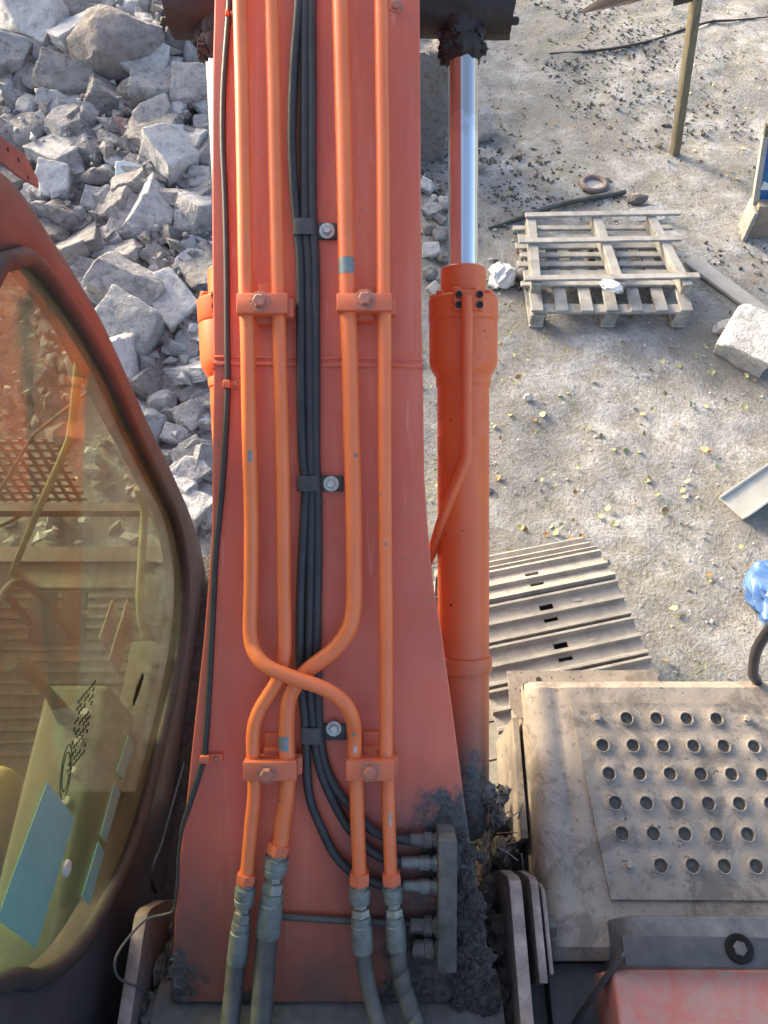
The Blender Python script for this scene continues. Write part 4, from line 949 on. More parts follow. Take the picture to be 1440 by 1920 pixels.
# grease caked round the block and down the right edge
mb = MB(); R = random.Random(2)
for i in range(34):
    y = R.uniform(1560, 1860); xr = float(np.interp(y, ry, rx)); x = R.uniform(856, xr-2) if R.random() < 0.8 else R.uniform(800, 860)
    if 1600 < y < 1790 and x < 850: continue
    s = R.uniform(0.006, 0.019); lump(mb, at_boom(x, y, 0.0), (s*1.2, s*1.4, s*0.5), i, 0.9, 40, 4, boom_rot(y))
for i in range(16):
    s = R.uniform(0.012, 0.03); lump(mb, at_boom(R.uniform(860, 912), R.uniform(1780, 1878), s*.2), (s*1.3, s*1.2, s*.6), i+70, 0.9, 34, 4, boom_rot(1800))
tag(mb.build('caked_grease', 'grease', EX, smooth=40), kind='stuff')
mb = MB()
for i in range(10):
    s = R.uniform(0.006, 0.012); lump(mb, at_boom(R.uniform(326, 350), R.uniform(1790, 1876), s*.1), (s*1.3, s*1.2, s*.4), i+170, 0.9, 34, 4, boom_rot(1800))
tag(mb.build('caked_dirt', 'dust_cake', EX, smooth=40), kind='stuff')

# ---- lift cylinders
def cylinder(axis_px, z0, z1, label, full=True):
    (xa, ya), (xb, yb) = axis_px; A = at_d(xa, ya, z0); B = at_d(xb, yb, z1); ax = (B-A).normalized(); Ltot = (B-A).length
    def s_at(y):     # distance along the axis where it crosses image row y
        lo, hi = -0.5, Ltot+0.5
        for _ in range(40):
            m_ = (lo+hi)/2
            if proj(A+ax*m_)[1] < y: lo = m_
            else: hi = m_
        return lo
    k = 2.33/FPX
    rb, rh, rr = 50*k, 66.5*k, 28.6*k
    ref = Vector((0, -1, 1))
    mb = MB(); s0, s1, s2, s3 = s_at(605), s_at(608), s_at(690), s_at(716)
    mb.lathe(A, ax, [(s1, rh*0.975), (s1+0.004, rh*0.985), (s2-0.02, rh*0.985), (s2, rh*0.955), (s_at(704), rb*1.10), (s_at(708), rb*1.045), (s_at(711), rb*1.06), (s_at(724), rb*1.05), (s_at(727), rb*1.0),
                     (s_at(788), rb), (s_at(789), rb*0.99), (s_at(790.5), rb*0.99), (s_at(791.5), rb), (s_at(818), rb), (s_at(819), rb*1.012), (s_at(821), rb*1.012), (s_at(822), rb), (s_at(1100), rb), (s_at(1300), rb), (s_at(yb-60), rb), (s_at(yb), rb*1.0), (s_at(yb+20), rb*0.8)], 48, ref=ref)
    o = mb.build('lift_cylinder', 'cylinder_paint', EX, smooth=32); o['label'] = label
    mb = MB(); mb.lathe(A, ax, [(s_at(562), rh*0.94), (s_at(563)+0.003, rh), (s0-0.003, rh), (s0, rh*0.985), (s1, rh*0.95)], 48, ref=ref); mb.build('head_flange', 'cylinder_paint', o, smooth=30)
    mb = MB(); mb.lathe(A, ax, [(s_at(504), rr*1.03), (s_at(504), rb*0.80), (s_at(507), rb*0.86), (s_at(548), rb*0.88), (s_at(556), rb*0.90), (s_at(566), rb*0.9)], 40, ref=ref); mb.build('gland', 'cylinder_paint', o, smooth=30)
    u = (ref-ax*ref.dot(ax)).normalized(); v = ax.cross(u)
    for i in range(10):
        an = 2*pi*(i+0.5)/10; c = A+ax*(s_at(563))+(u*cos(an)+v*sin(an))*rh*0.84
        mb = MB(); mb.lathe(c, -ax, [(0, 0.0135), (0.013, 0.0135), (0.016, 0.011)], 12); mb.build('flange_bolt', 'cylinder_paint', o, smooth=30)
    mb = MB(); mb.lathe(A, ax, [(s_at(60), rr), (s_at(520), rr)], 48, ref=ref); mb.build('rod', 'chrome', o, smooth=60)
    # greasy rod eye, collar and pin boss
    mb = MB(); mb.lathe(A, ax, [(s_at(-10), 44*k), (s_at(40), 42*k), (s_at(62), 40*k), (s_at(76), 38*k), (s_at(84), 43*k), (s_at(100), 41*k), (s_at(112), 36*k), (s_at(120), 30*k)], 36, ref=ref, jitter=0.22); mb.build('rod_eye', 'brown_grease', o, smooth=50)
    pc = A+ax*s_at(8)
    mb = MB()
    if xa > 700: x0, x1 = pc.x-0.36, pc.x+0.145
    else: x0, x1 = pc.x-0.145, pc.x+0.40
    mb.lathe((x0, pc.y, pc.z), (1, 0, 0), [(0, 44*k)]+[(d_*(x1-x0), (57+3*sin(d_*9))*k) for d_ in np.linspace(0, 1, 14)]+[(x1-x0, 44*k)], 40, jitter=0.10)
    mb.build('pin_boss', 'brown_grease', o, smooth=30)
    R_ = random.Random(int(xa)); mb = MB()
    for i in range(20):
        s = R_.uniform(0.010, 0.020); an = R_.uniform(0, 6.28); rad_ = rr*1.25
        lump(mb, A+ax*s_at(R_.uniform(72, 112))+(u*cos(an)+v*sin(an))*rad_, (s, s, s), i, 0.9, 45, 3)
    tag(mb.build('caked_grease', 'grease', o, smooth=40), kind='stuff')
    mb = MB(); xe = x1-0.01 if xa > 700 else x0+0.01
    mb.lathe((xe, pc.y-0.06, pc.z-0.02), (1 if xa > 700 else -1, 0, 0), [(0, 0.012), (0.03, 0.012), (0.034, 0.008)], 10)
    mb.build('grease_nipple', 'brown_grease', o)
    # flange block with four bolts and the feed pipe running down the barrel
    q = Vector((0, 0, 0)); view = (CAM-(A+ax*s0)).normalized(); side = RT-ax*RT.dot(ax); side.normalize(); nrm = side.cross(ax).normalized()
    if nrm.dot(view) < 0: nrm = -nrm
    sc = (s_at(562)+s_at(598))/2; Rf = Matrix((side, ax, nrm)).transposed()
    sx = 1 if xa > 700 else -1
    cx_ = side*0.005
    nrmL = nrm; side2 = side
    c = A+ax*sc+nrmL*(rh+0.002)+cx_
    mb = MB(); mb.box(c, (0.088, s_at(598)-s_at(562), 0.03), Rf, bev=0.003); fb = mb.build('port_flange', 'cylinder_paint', o)
    for dx in (-0.031, 0.031):
        for dy in (-0.014, 0.016):
            mb = MB(); mb.lathe(c+side2*dx+ax*dy+nrmL*0.014, nrmL, [(0, 0.0105), (0.008, 0.0105), (0.008, 0.006), (0.003, 0.0055)], 14); mb.build('socket_bolt', 'brown_grease', o, smooth=30)
    if full:
        pr = 0.0165
        def on_cyl(px, py, lift): 
            d = (A+ax*s_at(py)-CAM).dot(FW); return at_d(px, py, d-rb*0.0-lift)
        path = [on_cyl(875, 556, rh+0.02), on_cyl(876, 585, rh+0.022), on_cyl(876, 620, rh+0.022), on_cyl(875, 700, rh+0.014), on_cyl(875, 780, rh+0.006), on_cyl(875, 840, rh), on_cyl(873, 862, rh-0.002), on_cyl(862, 892, rh-0.01), on_cyl(846, 930, rh-0.03), on_cyl(828, 978, rh-0.06), on_cyl(815, 1020, rh-0.10), on_cyl(800, 1060, rh-0.15)]
        mb = MB(); mb.tube(path, pr, 16, smooth=6); mb.build('feed_pipe', 'cylinder_paint', o, smooth=60)
        # band clamp low on the barrel
        sa, sb = s_at(1228), s_at(1256)
        mb = MB(); mb.lathe(A, ax, [(sa, rb), (sa, rb*1.10), (sa+0.004, rb*1.12), (sb-0.004, rb*1.12), (sb, rb*1.10), (sb, rb)], 40, ref=ref)
        e0 = A+ax*((sa+sb)/2)+nrm*rb*0.55-side*rb*0.98
        mb.box(e0, (0.05, (sb-sa)*1.2, 0.045), Rf, bev=0.004); bc = mb.build('band_clamp', 'cylinder_paint', o, smooth=30)
        bolt(o, e0+nrm*0.022, Rf, 'bolt_paint', 0.011, 0.010)
    return o
cylinder([(868, 20), (869, 1540)], 2.36, 2.44, 'right lift cylinder with bright chrome rod')
cylinder([(407, 20), (470, 1300)], 2.40, 2.50, 'left lift cylinder mostly hidden behind the boom', full=False)

# ---- crawler tracks
TZ = 0.86; TA = rad(12.5); tf = Vector((-sin(TA), cos(TA), 0)); tr = Vector((cos(TA), sin(TA), 0))
SW = 0.74; PITCHT = 0.188
g = MB()
for dx, hh in ((0.0, 1), (0.075, 1), (-0.075, 1)):
    pass
def shoe_mesh():
    mb = MB(); W = SW; L = PITCHT*0.97
    prof = [(-L/2, 0.0), (-L/2, 0.012), (-L/2+0.004, 0.034), (-L/2+0.016, 0.034), (-L/2+0.026, 0.010), (-0.012, 0.010), (-0.006, 0.032), (0.008, 0.032), (0.016, 0.010), (L/2-0.026, 0.010), (L/2-0.014, 0.034), (L/2-0.003, 0.034), (L/2, 0.012), (L/2, 0.0)]
    # split across the width so that two pairs of clean-out holes stay open
    cuts = [-W/2, -0.02, 0.045, W/2]
    for i in range(3):
        x0, x1 = cuts[i], cuts[i+1]
        if i == 1:
            mb.prism([Vector((x0, y, z)) for y, z in prof[:5]]+[Vector((x0, -0.040, 0.010)), Vector((x0, -0.040, 0.0))], (x1-x0, 0, 0))
            mb.prism([Vector((x0, -0.022, 0.0)), Vector((x0, -0.022, 0.010))]+[Vector((x0, y, z)) for y, z in prof[5:9]]+[Vector((x0, 0.02, 0.010)), Vector((x0, 0.02, 0.0))], (x1-x0, 0, 0))
            mb.prism([Vector((x0, 0.046, 0.0)), Vector((x0, 0.046, 0.010))]+[Vector((x0, y, z)) for y, z in prof[9:]], (x1-x0, 0, 0))
        else: mb.prism([Vector((x0, y, z)) for y, z in prof], (x1-x0, 0, 0))
    return mb.mesh('track_shoe', 0)
SHOE = shoe_mesh(); SHOE.materials.append(MATS['track_steel'])
def track(center_front, label, copies):
    # loop in the plane (tf, z): top run, idler arc, bottom run, sprocket arc
    Rr = (TZ-0.03)/2; Ltop = 3.2
    t = MB(); cf = center_front
    c1 = cf-tf*Rr; c0 = c1-tf*Ltop
    # rail frame and chain inside
    for s in (-0.09, 0.09):
        t.beam(c0+tr*s+Vector((0, 0, TZ-0.10)), c1+tr*s+Vector((0, 0, TZ-0.10)), 0.04, 0.10)
    t.beam(c0+Vector((0, 0, 0.42)), c1+Vector((0, 0, 0.42)), 0.26, 0.40, bev=0.02)
    for c in (c0, c1): t.lathe(c-tr*0.10+Vector((0, 0, TZ/2)), tr, [(0, 0.2), (0, 0.33), (0.2, 0.33), (0.2, 0.2)], 28)
    o = t.build('crawler_track', 'track_dark', EX, smooth=30); o['label'] = label
    per = 2*Ltop+2*pi*Rr; n = int(per/PITCHT); st = per/n
    for i in range(n):
        s = (i+0.35)*st
        if s < Ltop: p = c0+tf*s+Vector((0, 0, TZ-0.03)); fwd = tf; up = Vector((0, 0, 1))
        elif s < Ltop+pi*Rr:
            a = (s-Ltop)/Rr; up = tf*sin(a)+Vector((0, 0, cos(a))); p = c1+Vector((0, 0, TZ/2))+up*(TZ/2-0.03); fwd = tf*cos(a)-Vector((0, 0, sin(a)))
        elif s < 2*Ltop+pi*Rr: q = s-Ltop-pi*Rr; p = c1-tf*q+Vector((0, 0, 0.035)); fwd = -tf; up = Vector((0, 0, -1))
        else:
            a = pi+(s-2*Ltop-pi*Rr)/Rr; up = tf*sin(a)+Vector((0, 0, cos(a))); p = c0+Vector((0, 0, TZ/2))+up*(TZ/2-0.03); fwd = tf*cos(a)-Vector((0, 0, sin(a)))
        x = fwd.cross(up)
        link('track_shoe', SHOE, None, o, T(p, Matrix((x, fwd, up)).transposed()))
    return o
e = at_z(1128, 1020, TZ+0.0); cfr = e-tr*(SW/2)+tf*0.20; cfr.z = 0
track(cfr, 'right crawler track with dusty ridged shoes', True)
# soil caked on the track shoes
mb = MB(); R = random.Random(21)
for i in range(45):
    s = R.uniform(0.012, 0.032); q = cfr-tf*R.uniform(0.35, 1.7)+tr*R.uniform(-0.28, 0.28); lump(mb, q+Vector((0, 0, TZ-0.022)), (s*1.3, s*0.7, s*0.28), i, 0.8, 25, 2, Euler((0, 0, TA)).to_matrix())
tag(mb.build('caked_soil', 'track_steel', EX, smooth=40), kind='stuff')

# ---- house floor under the boom foot and between the plates
mb = MB(); mb.box((-0.14, -0.55, 1.02), (1.05, 1.90, 0.10)); mb.box((-0.05, 0.0, 0.80), (1.4, 1.4, 0.34)); mb.box((0.55, -0.8, 1.02), (1.9, 1.6, 0.09)); mb.box((-1.2, 0.55, 1.06), (1.05, 2.2, 0.08))
mb.build('house_floor', 'grease', EX)
mb = MB(); mb.lathe((0, -0.3, 0.45), (0, 0, 1), [(0, 0.55), (0.2, 0.55), (0.2, 0.62), (0.3, 0.62)], 40)
for s in (-1, 1): mb.beam(Vector((0, -0.3, 0.5)), Vector((0, -0.3, 0.45))+tr*s*0.75+tf*0.5, 0.3, 0.26); mb.beam(Vector((0, -0.3, 0.5)), Vector((0, -0.3, 0.45))+tr*s*0.75-tf*0.5, 0.3, 0.26)
mb.build('undercarriage_frame', 'track_dark', EX)
mb = MB(); mb.box((0.62, -0.28, 1.23), (0.30, 0.80, 0.38), bev=0.01); mb.box((0.80, -0.05, 1.10), (0.75, 0.5, 0.5), bev=0.01); mb.build('inner_panel', 'black_strap', EX)
mb = MB(); mb.box((-0.1, -1.75, 1.68), (2.6, 2.2, 1.20), bev=0.05, seg=3); mb.box((-0.1, -2.95, 1.55), (2.6, 0.5, 1.25), bev=0.12, seg=3); mb.build('engine_hood', 'black_panel', EX, smooth=40)
# boom foot lugs
def lug(X, th, y0, y1, z0, z1, name='foot_lug', mat='lug_paint'):
    poly = [(y0, z0)]
    for i in range(9):
        a = pi/2*i/8; poly.append((y1-0.10+0.10*sin(a) if False else y1-0.06*(1-sin(pi/2-a)), z1-0.06*(1-sin(a)) if False else z1-0.06*(1-cos(pi/2-a))))
    poly = [(y0, z0), (y1+0.10, z0), (y1+0.05, z1-0.18), (y1+0.015, z1-0.035), (y1, z1-0.008), (y1-0.02, z1), (y0, z1)]
    mb = MB(); mb.prism([(X-th/2, y, z) for y, z in poly], (th, 0, 0)); return mb.build(name, mat, EX, smooth=30, bev=0.003)
lug(0.357, 0.034, -0.6, 0.30, 1.07, 1.70)['label'] = 'right foot lug plate caked in dust'
lug(-0.648, 0.034, -0.6, 0.22, 1.07, 1.70)['label'] = 'left foot lug plate with pinkish edge'
lug(0.410, 0.022, 0.06, 0.30, 1.07, 1.69, 'side_plate'); lug(0.438, 0.012, 0.08, 0.285, 1.07, 1.66, 'side_plate')
mb = MB(); mb.lathe((0.443, 0.20, 1.58), (1, 0, 0), [(0, 0.03), (0.03, 0.03), (0.034, 0.024)], 6); mb.build('lug_bolt', 'dust_cake', EX)
# dust-caked bushing sides between lugs and boom foot
mb = MB(); R = random.Random(9)
for i in range(34):
    y = R.uniform(-0.10, 0.22); z = 1.48+R.uniform(-0.06, 0.10)-max(0, y-0.05)*0.5; s = R.uniform(0.025, 0.055); lump(mb, (R.uniform(-0.615, -0.57), y, z), (s*0.55, s, s), i, 0.7, 16, 3)
tag(mb.build('caked_dust', 'dust_cake', EX, smooth=45), kind='stuff')
mb = MB()
for i in range(52):
    y = R.uniform(-0.10, 0.34); z = 1.50+R.uniform(-0.10, 0.08)-max(0, y-0.05)*0.55; s = R.uniform(0.02, 0.05); lump(mb, (R.uniform(0.27, 0.345), y, z), (s*0.8, s*1.2, s), i+40, 0.75, 18, 3)
for i in range(30):
    s = R.uniform(0.02, 0.05); lump(mb, (R.uniform(0.30, 0.46), R.uniform(0.30, 0.52), R.uniform(1.10, 1.30)), (s, s*1.2, s*0.8), i+140, 0.8, 18, 3)
tag(mb.build('caked_dirt', 'grease', EX, smooth=45), kind='stuff')
mb = MB()
for i in range(12):
    s = R.uniform(0.012, 0.024); lump(mb, at_d(R.uniform(895, 950), R.uniform(1480, 1700), R.uniform(2.35, 2.5)), (s, s*1.4, s), i+240, 0.8, 30, 3)
tag(mb.build('dry_soil', 'dust_cake', EX, smooth=45), kind='stuff')
for q, r, m in (([(915, 1478, 2.62), (918, 1540, 2.60), (908, 1600, 2.56), (912, 1660, 2.50), (925, 1720, 2.46), (930, 1790, 2.42)], 0.026, 'dust_cake'), ([(948, 1500, 2.75), (945, 1560, 2.68), (935, 1620, 2.60), (938, 1690, 2.54), (950, 1760, 2.5)], 0.022, 'grease'),
                ([(880, 1520, 2.60), (905, 1590, 2.52), (938, 1625, 2.50), (965, 1640, 2.52)], 0.012, 'grease'), ([(930, 1470, 2.7), (960, 1500, 2.75), (975, 1560, 2.75), (965, 1620, 2.68), (940, 1660, 2.6)], 0.010, 'rubber'),
                ([(360, 1898, 2.18), (430, 1897, 2.17), (500, 1900, 2.16), (560, 1908, 2.16)], 0.017, 'dusty_rubber'), ([(725, 1790, 2.0), (722, 1850, 2.08), (730, 1900, 2.14), (770, 1915, 2.16), (850, 1905, 2.18)], 0.009, 'grease')):
    mb = MB(); mb.tube([at_d(*k_) for k_ in q], r, 12, jitter=0.3); mb.build('loose_hose', m, EX, smooth=60)
# twigs and straw caught in the gap
mb = MB()
for i in range(26):
    c = at_d(R.uniform(890, 985), R.uniform(1490, 1720), R.uniform(2.35, 2.55)); dd = Vector([R.gauss(0, 1) for _ in range(3)]).normalized()*R.uniform(0.02, 0.06); mb.tube([c-dd, c+Vector((0, 0, 0.01)), c+dd], 0.0018, 5, smooth=3)
tag(mb.build('straw', 'lug_paint', EX), kind='stuff')

# ---- tool box with step plate
SZ = 1.50
lf = at_z(985, 1278, SZ); lr = at_z(1030, 1795, SZ)
xl0 = (lf.x+lr.x)/2; yF = at_z(1200, 1272, SZ).y; yR = at_z(1200, 1800, SZ).y
prof = [(0.0, -0.34), (0.0, -0.055), (0.006, -0.030), (0.02, -0.010), (0.045, -0.001), (0.06, 0.0), (0.085, -0.004), (0.10, -0.010), (0.115, -0.006), (0.13, -0.001), (0.16, 0.0), (1.0, 0.0), (1.0, -0.34)]
xs0 = lf.x; slope = (lr.x-lf.x)/(yR-yF)
b = bmesh.new(); NY = 26; grid = []
for j in range(NY+1):
    f = j/NY; y = yF+(yR-yF)*f; xo = xs0+slope*(y-yF); row = []
    ed = min(f, 1-f)*abs(yR-yF)
    drop = 0.030*max(0, 1-ed/0.035)**2
    groove = _ss(1.0, 0.72, f)
    for (x, z) in prof:
        zz = z*(groove if 0.07 < x < 0.14 else 1)-(drop if z > -0.05 else 0)+(0.003*noise.noise((x*6, y*6, 0)) if 0.03 < x < 0.95 and z > -0.05 else 0)
        row.append(b.verts.new((xo+x, y, SZ+zz)))
    grid.append(row)
for j in range(NY):
    for i in range(len(prof)-1): b.faces.new((grid[j][i], grid[j][i+1], grid[j+1][i+1], grid[j+1][i]))
b.faces.new(grid[0]); b.faces.new(grid[-1][::-1])
bmesh.ops.recalc_face_normals(b, faces=b.faces[:])
mb = MB(); mb.bm(b); box = mb.build('tool_box', 'step_metal', EX, smooth=40); box['label'] = 'dusty sheet metal tool box carrying the step plate'
# plate frame: fit the grid of raised holes
h00 = at_z(1118, 1348, SZ+0.006); h50 = at_z(1398, 1350, SZ+0.006); h04 = at_z(1165, 1564, SZ+0.006); h54 = at_z(1459, 1566, SZ+0.006)
def hp(i, j):
    a = h00.lerp(h50, i/5.0); c = h04.lerp(h54, i/5.0); return a.lerp(c, j/4.0)
ez = Vector((0, 0, 1)); PT = 0.005; HRAD = 0.0195
mb = MB(); NC, NRW = 8, 6; seg = 24
ring_mb = MB(); pl_holes = []
def cell(i, j, hole):
    c = [hp(i-0.5, j-0.5), hp(i+0.5, j-0.5), hp(i+0.5, j+0.5), hp(i-0.5, j+0.5)]
    z = ez*PT
    if not hole:
        mb.add([q+z for q in c], [(0, 1, 2, 3)]); return
    ctr = hp(i, j); outer = []; inner = []; rim = []; low = []
    for k in range(seg):
        a = 2*pi*k/seg+pi/seg*0; d = Vector((cos(a), sin(a), 0))
        m_ = max(abs(d.x), abs(d.y)); u, v = 0.5+0.5*d.x/m_, 0.5-0.5*d.y/m_
        o_ = c[0].lerp(c[1], u).lerp(c[3].lerp(c[2], u), v)
        outer.append(o_+z); inner.append(ctr+d*HRAD*1.45+z); rim.append(ctr+d*HRAD*1.12+z+ez*0.0055); low.append(ctr+d*HRAD*0.98+z-ez*0.007)
    rim2 = [ctr+(q-ctr-z-ez*0.0055)*0.90+z+ez*0.0050 for q in rim]
    vs = outer+inner+rim+rim2+low
    fs = []
    for L_ in range(4):
        for k in range(seg): fs.append((L_*seg+k, L_*seg+(k+1) % seg, (L_+1)*seg+(k+1) % seg, (L_+1)*seg+k))
    mb.add(vs, fs); pl_holes.append(ctr)
bolts = {(0, 0), (5, 0), (0, 5)}
for i in range(NC):
    for j in range(NRW): cell(i, j, (i, j) not in bolts)
# border strips
def strip(i0, i1, j0, j1):
    mb.add([hp(i0, j0)+ez*PT, hp(i1, j0)+ez*PT, hp(i1, j1)+ez*PT, hp(i0, j1)+ez*PT], [(0, 1, 2, 3)])
IL, IR, JT, JB = -0.78, NC+0.1, -0.60, NRW+0.02
strip(IL, -0.5, JT, JB); strip(NC-0.5, IR, JT, JB); strip(-0.5, NC-0.5, JT, -0.5); strip(-0.5, NC-0.5, NRW-0.5, JB)
cs = [hp(IL, JT), hp(IR, JT), hp(IR, JB), hp(IL, JB)]
for k in range(4): mb.add([cs[k]+ez*PT, cs[(k+1) % 4]+ez*PT, cs[(k+1) % 4]-ez*0.004, cs[k]-ez*0.004], [(0, 1, 2, 3)])
plate = mb.build('step_plate', 'step_plate', EX, smooth=50); plate['label'] = 'grey anti-slip step plate with rows of raised holes'
mbh = MB(); mbh.lathe((0, 0, 0), ez, [(0, HRAD*0.99), (0.003, HRAD*0.99), (0.0045, HRAD*0.5)], 16); HM = mbh.mesh('hole_dirt'); HM.materials.append(MATS['hole_dirt'])
for c in pl_holes: link('tread_hole', HM, None, plate, T(c+ez*(PT-0.010)))
for (i, j) in bolts: bolt(plate, hp(i, j)+ez*PT, Euler((0, 0, i+j)).to_matrix(), 'step_metal', 0.012, 0.012)
# lower plate in front with its folded left flange
zz = 1.40
poly = [at_z(951, 1258, zz), at_z(1224, 1256, zz), at_z(1232, 1330, zz), at_z(1000, 1345, zz), at_z(972, 1348, zz), at_z(956, 1322, zz)]
poly[1].x += 0.02
mb = MB(); mb.prism(poly, (0, 0, -0.006)); lp = mb.build('support_plate', 'step_metal', EX, smooth=20, bev=0.001)
for px, py in ((1010, 1274), (980, 1295)):
    mb = MB(); c = at_z(px, py, zz+0.001); mb.lathe(c, ez, [(0, 0.010), (0.001, 0.010)], 16); mb.build('bolt_hole', 'track_dark', lp)
mb = MB(); A0, A1 = at_z(960, 1345, 1.38), at_z(978, 1572, 1.38)
mb.prism([A0, A0+Vector((0.022, 0, 0.0)), A0+Vector((0.022, 0, -0.30)), A0+Vector((-0.02, 0, -0.30))], A1-A0); mb.build('support_flange', 'step_metal', EX, smooth=20, bev=0.002)

# ---- black panel, strap and red cover at the lower right
zz = 1.62
mb = MB(); sec_ = [(-0.02, -0.30), (0.0, -0.06), (0.015, -0.025), (0.04, -0.006), (0.07, 0.0), (0.30, 0.0), (0.30, -0.3)]
P0 = at_z(1165, 1745, zz); y0 = at_z(1300, 1716, zz).y; y1 = -0.10
mb.prism([(P0.x+x, y0, zz+z) for x, z in sec_[:-2]]+[(P0.x+0.9, y0, zz), (P0.x+0.9, y0, zz-0.3)], (0, y1-y0, 0)); mb.build('black_cover', 'black_panel', EX, smooth=40, bev=0.01)
zs = 1.68
s0, s1 = at_z(1168, 1782, zs), at_z(1500, 1788, zs)
mb = MB(); mb.beam(s0, s1+Vector((0, 0, 0)), 0.070, 0.012, bev=0.003)
s2 = at_d(1072, 1925, (at_z(1072, 1925, 1.42)-CAM).dot(FW)); kd = (s2-s0)
mb.beam(s0+Vector((0.006, 0.0, -0.001)), s2, 0.050, 0.010, up=(0.6, 0.3, 0.8), bev=0.003)
mb.build('black_strap', 'black_strap', EX, smooth=30)
c = at_z(1385, 1779, zs+0.008); mb = MB(); mb.lathe(c, ez, [(0, 0.036), (0.008, 0.036), (0.011, 0.032), (0.009, 0.021)], 28); wsh = mb.build('rubber_washer', 'ink', EX)
mb = MB(); mb.lathe(c, ez, [(0, 0.0185), (0.012, 0.0185), (0.015, 0.015)], 6); mb.build('hex_head', 'dusty_block', wsh)
zr = 1.64
r0 = at_z(1148, 1818, zr); mb = MB(); x1 = r0.x+0.75
mb.box(((r0.x+x1)/2, r0.y-0.22, zr-0.20), (x1-r0.x, 0.44, 0.40), bev=0.012, seg=3); mb.build('red_cover', 'red_box', EX, smooth=30)['label'] = 'worn red cover box at the lower right corner'
# dark handrail at the right edge
pts = [at_d(1416, 1285, 2.66), at_d(1412, 1262, 2.58), at_d(1417, 1225, 2.48), at_d(1432, 1195, 2.40), at_d(1455, 1170, 2.33), at_d(1500, 1150, 2.26)]
mb = MB(); mb.tube([pts[0]+Vector((0, 0, -0.25))]+pts, 0.017, 14); mb.build('handrail', 'cab_dark', EX, smooth=60)['label'] = 'dark curved handrail at the right edge'

# ---- cab
XC = -0.75
GLOOP = [(20, 490), (40, 478), (62, 492), (100, 540), (143, 600), (200, 700), (245, 800), (293, 900), (325, 970), (340, 1040), (345, 1110), (338, 1200), (322, 1290), (304, 1370), (272, 1500), (240, 1600), (195, 1695), (150, 1770), (105, 1815), (60, 1837), (25, 1834)]
gl = [at_x(x, y, XC) for x, y in GLOOP]
gl2 = [(p.y, p.z) for p in gl]
gl2 += [(0.02, 2.36), (0.0, 2.52), (0.0, 2.70), (0.05, 2.90), (0.18, 2.985), (0.5, 3.01), (0.9, 3.02), (1.20, 3.015)]
def closed_spline(P, k=5):
    n = len(P); out = []
    for i in range(n):
        a, b_, c, d = [Vector((*P[(i+j) % n], 0)) for j in (-1, 0, 1, 2)]
        for s in range(k):
            t_ = s/k; q = 0.5*((2*b_)+(c-a)*t_+(2*a-5*b_+4*c-d)*t_*t_+(3*b_-a-3*c+d)*t_**3); out.append((q.x, q.y))
    return out
GL = closed_spline(gl2, 4)
OUT = [(0, 277), (33, 327), (67, 377), (100, 430), (133, 480), (167, 537), (200, 597), (251, 710), (290, 800), (315, 850), (358, 950), (380, 1015), (392, 1085)]
ou = [at_x(x, y, XC) for x, y in OUT]; ou = [(p.y, p.z) for p in ou]
outer = [(-0.32, 1.12), (-0.32, 3.20), (0.3, 3.26), (1.15, 3.26), (1.32, 3.22)]+ou[1:]+[(1.60, 1.14), (1.50, 1.12)]
def resample(P, n):
    Q = P+[P[0]]; L = [0]
    for i in range(len(P)): L.append(L[-1]+math.hypot(Q[i+1][0]-Q[i][0], Q[i+1][1]-Q[i][1]))
    return [(float(np.interp(L[-1]*k/n, L, [q[0] for q in Q])), float(np.interp(L[-1]*k/n, L, [q[1] for q in Q]))) for k in range(n)]
NG = 160
cy_, cz_ = 0.75, 2.15
def by_angle(P):
    P = resample(P, 1200); A_ = [(math.atan2(z-cz_, y-cy_), y, z) for y, z in P]; A_.sort()
    an = [a[0] for a in A_]; an = [an[-1]-2*pi]+an+[an[0]+2*pi]; Y_ = [A_[-1][1]]+[a[1] for a in A_]+[A_[0][1]]; Z_ = [A_[-1][2]]+[a[2] for a in A_]+[A_[0][2]]
    return [(float(np.interp(t_, an, Y_)), float(np.interp(t_, an, Z_))) for t_ in np.linspace(-pi, pi, NG, endpoint=False)]
gi = by_angle(GL); go = by_angle(outer)
def lerp2(a, b_, f): return (a[0]+(b_[0]-a[0])*f, a[1]+(b_[1]-a[1])*f)
cab = None
rings = []
def inset(a, b_, d):     # move from a toward b by distance d
    L = math.hypot(b_[0]-a[0], b_[1]-a[1]); return lerp2(a, b_, min(0.45, d/max(L, 1e-6)))
spec = []
for k in range(NG):
    a, o_ = gi[k], go[k]
    ra = inset(a, o_, 0.012)
    p1 = inset(o_, a, 0.045); p2 = inset(o_, a, 0.018); p3 = inset(o_, a, 0.004)
    spec.append([(XC-0.07, *a), (XC-0.012, *a), (XC, *ra), (XC, *p1), (XC-0.008, *p2), (XC-0.030, *p3), (XC-0.075, *o_), (XC-0.16, *o_)])
vs = [v for col_ in spec for v in col_]; m_ = len(spec[0]); fs = []
for k in range(NG):
    for j in range(m_-1): fs.append((k*m_+j, ((k+1) % NG)*m_+j, ((k+1) % NG)*m_+j+1, k*m_+j+1))
mb = MB(); mb.add(vs, fs); cab = mb.build('cab', 'cab_paint', EX, smooth=50); cab['label'] = 'dusty red operator cab with large tinted side window'
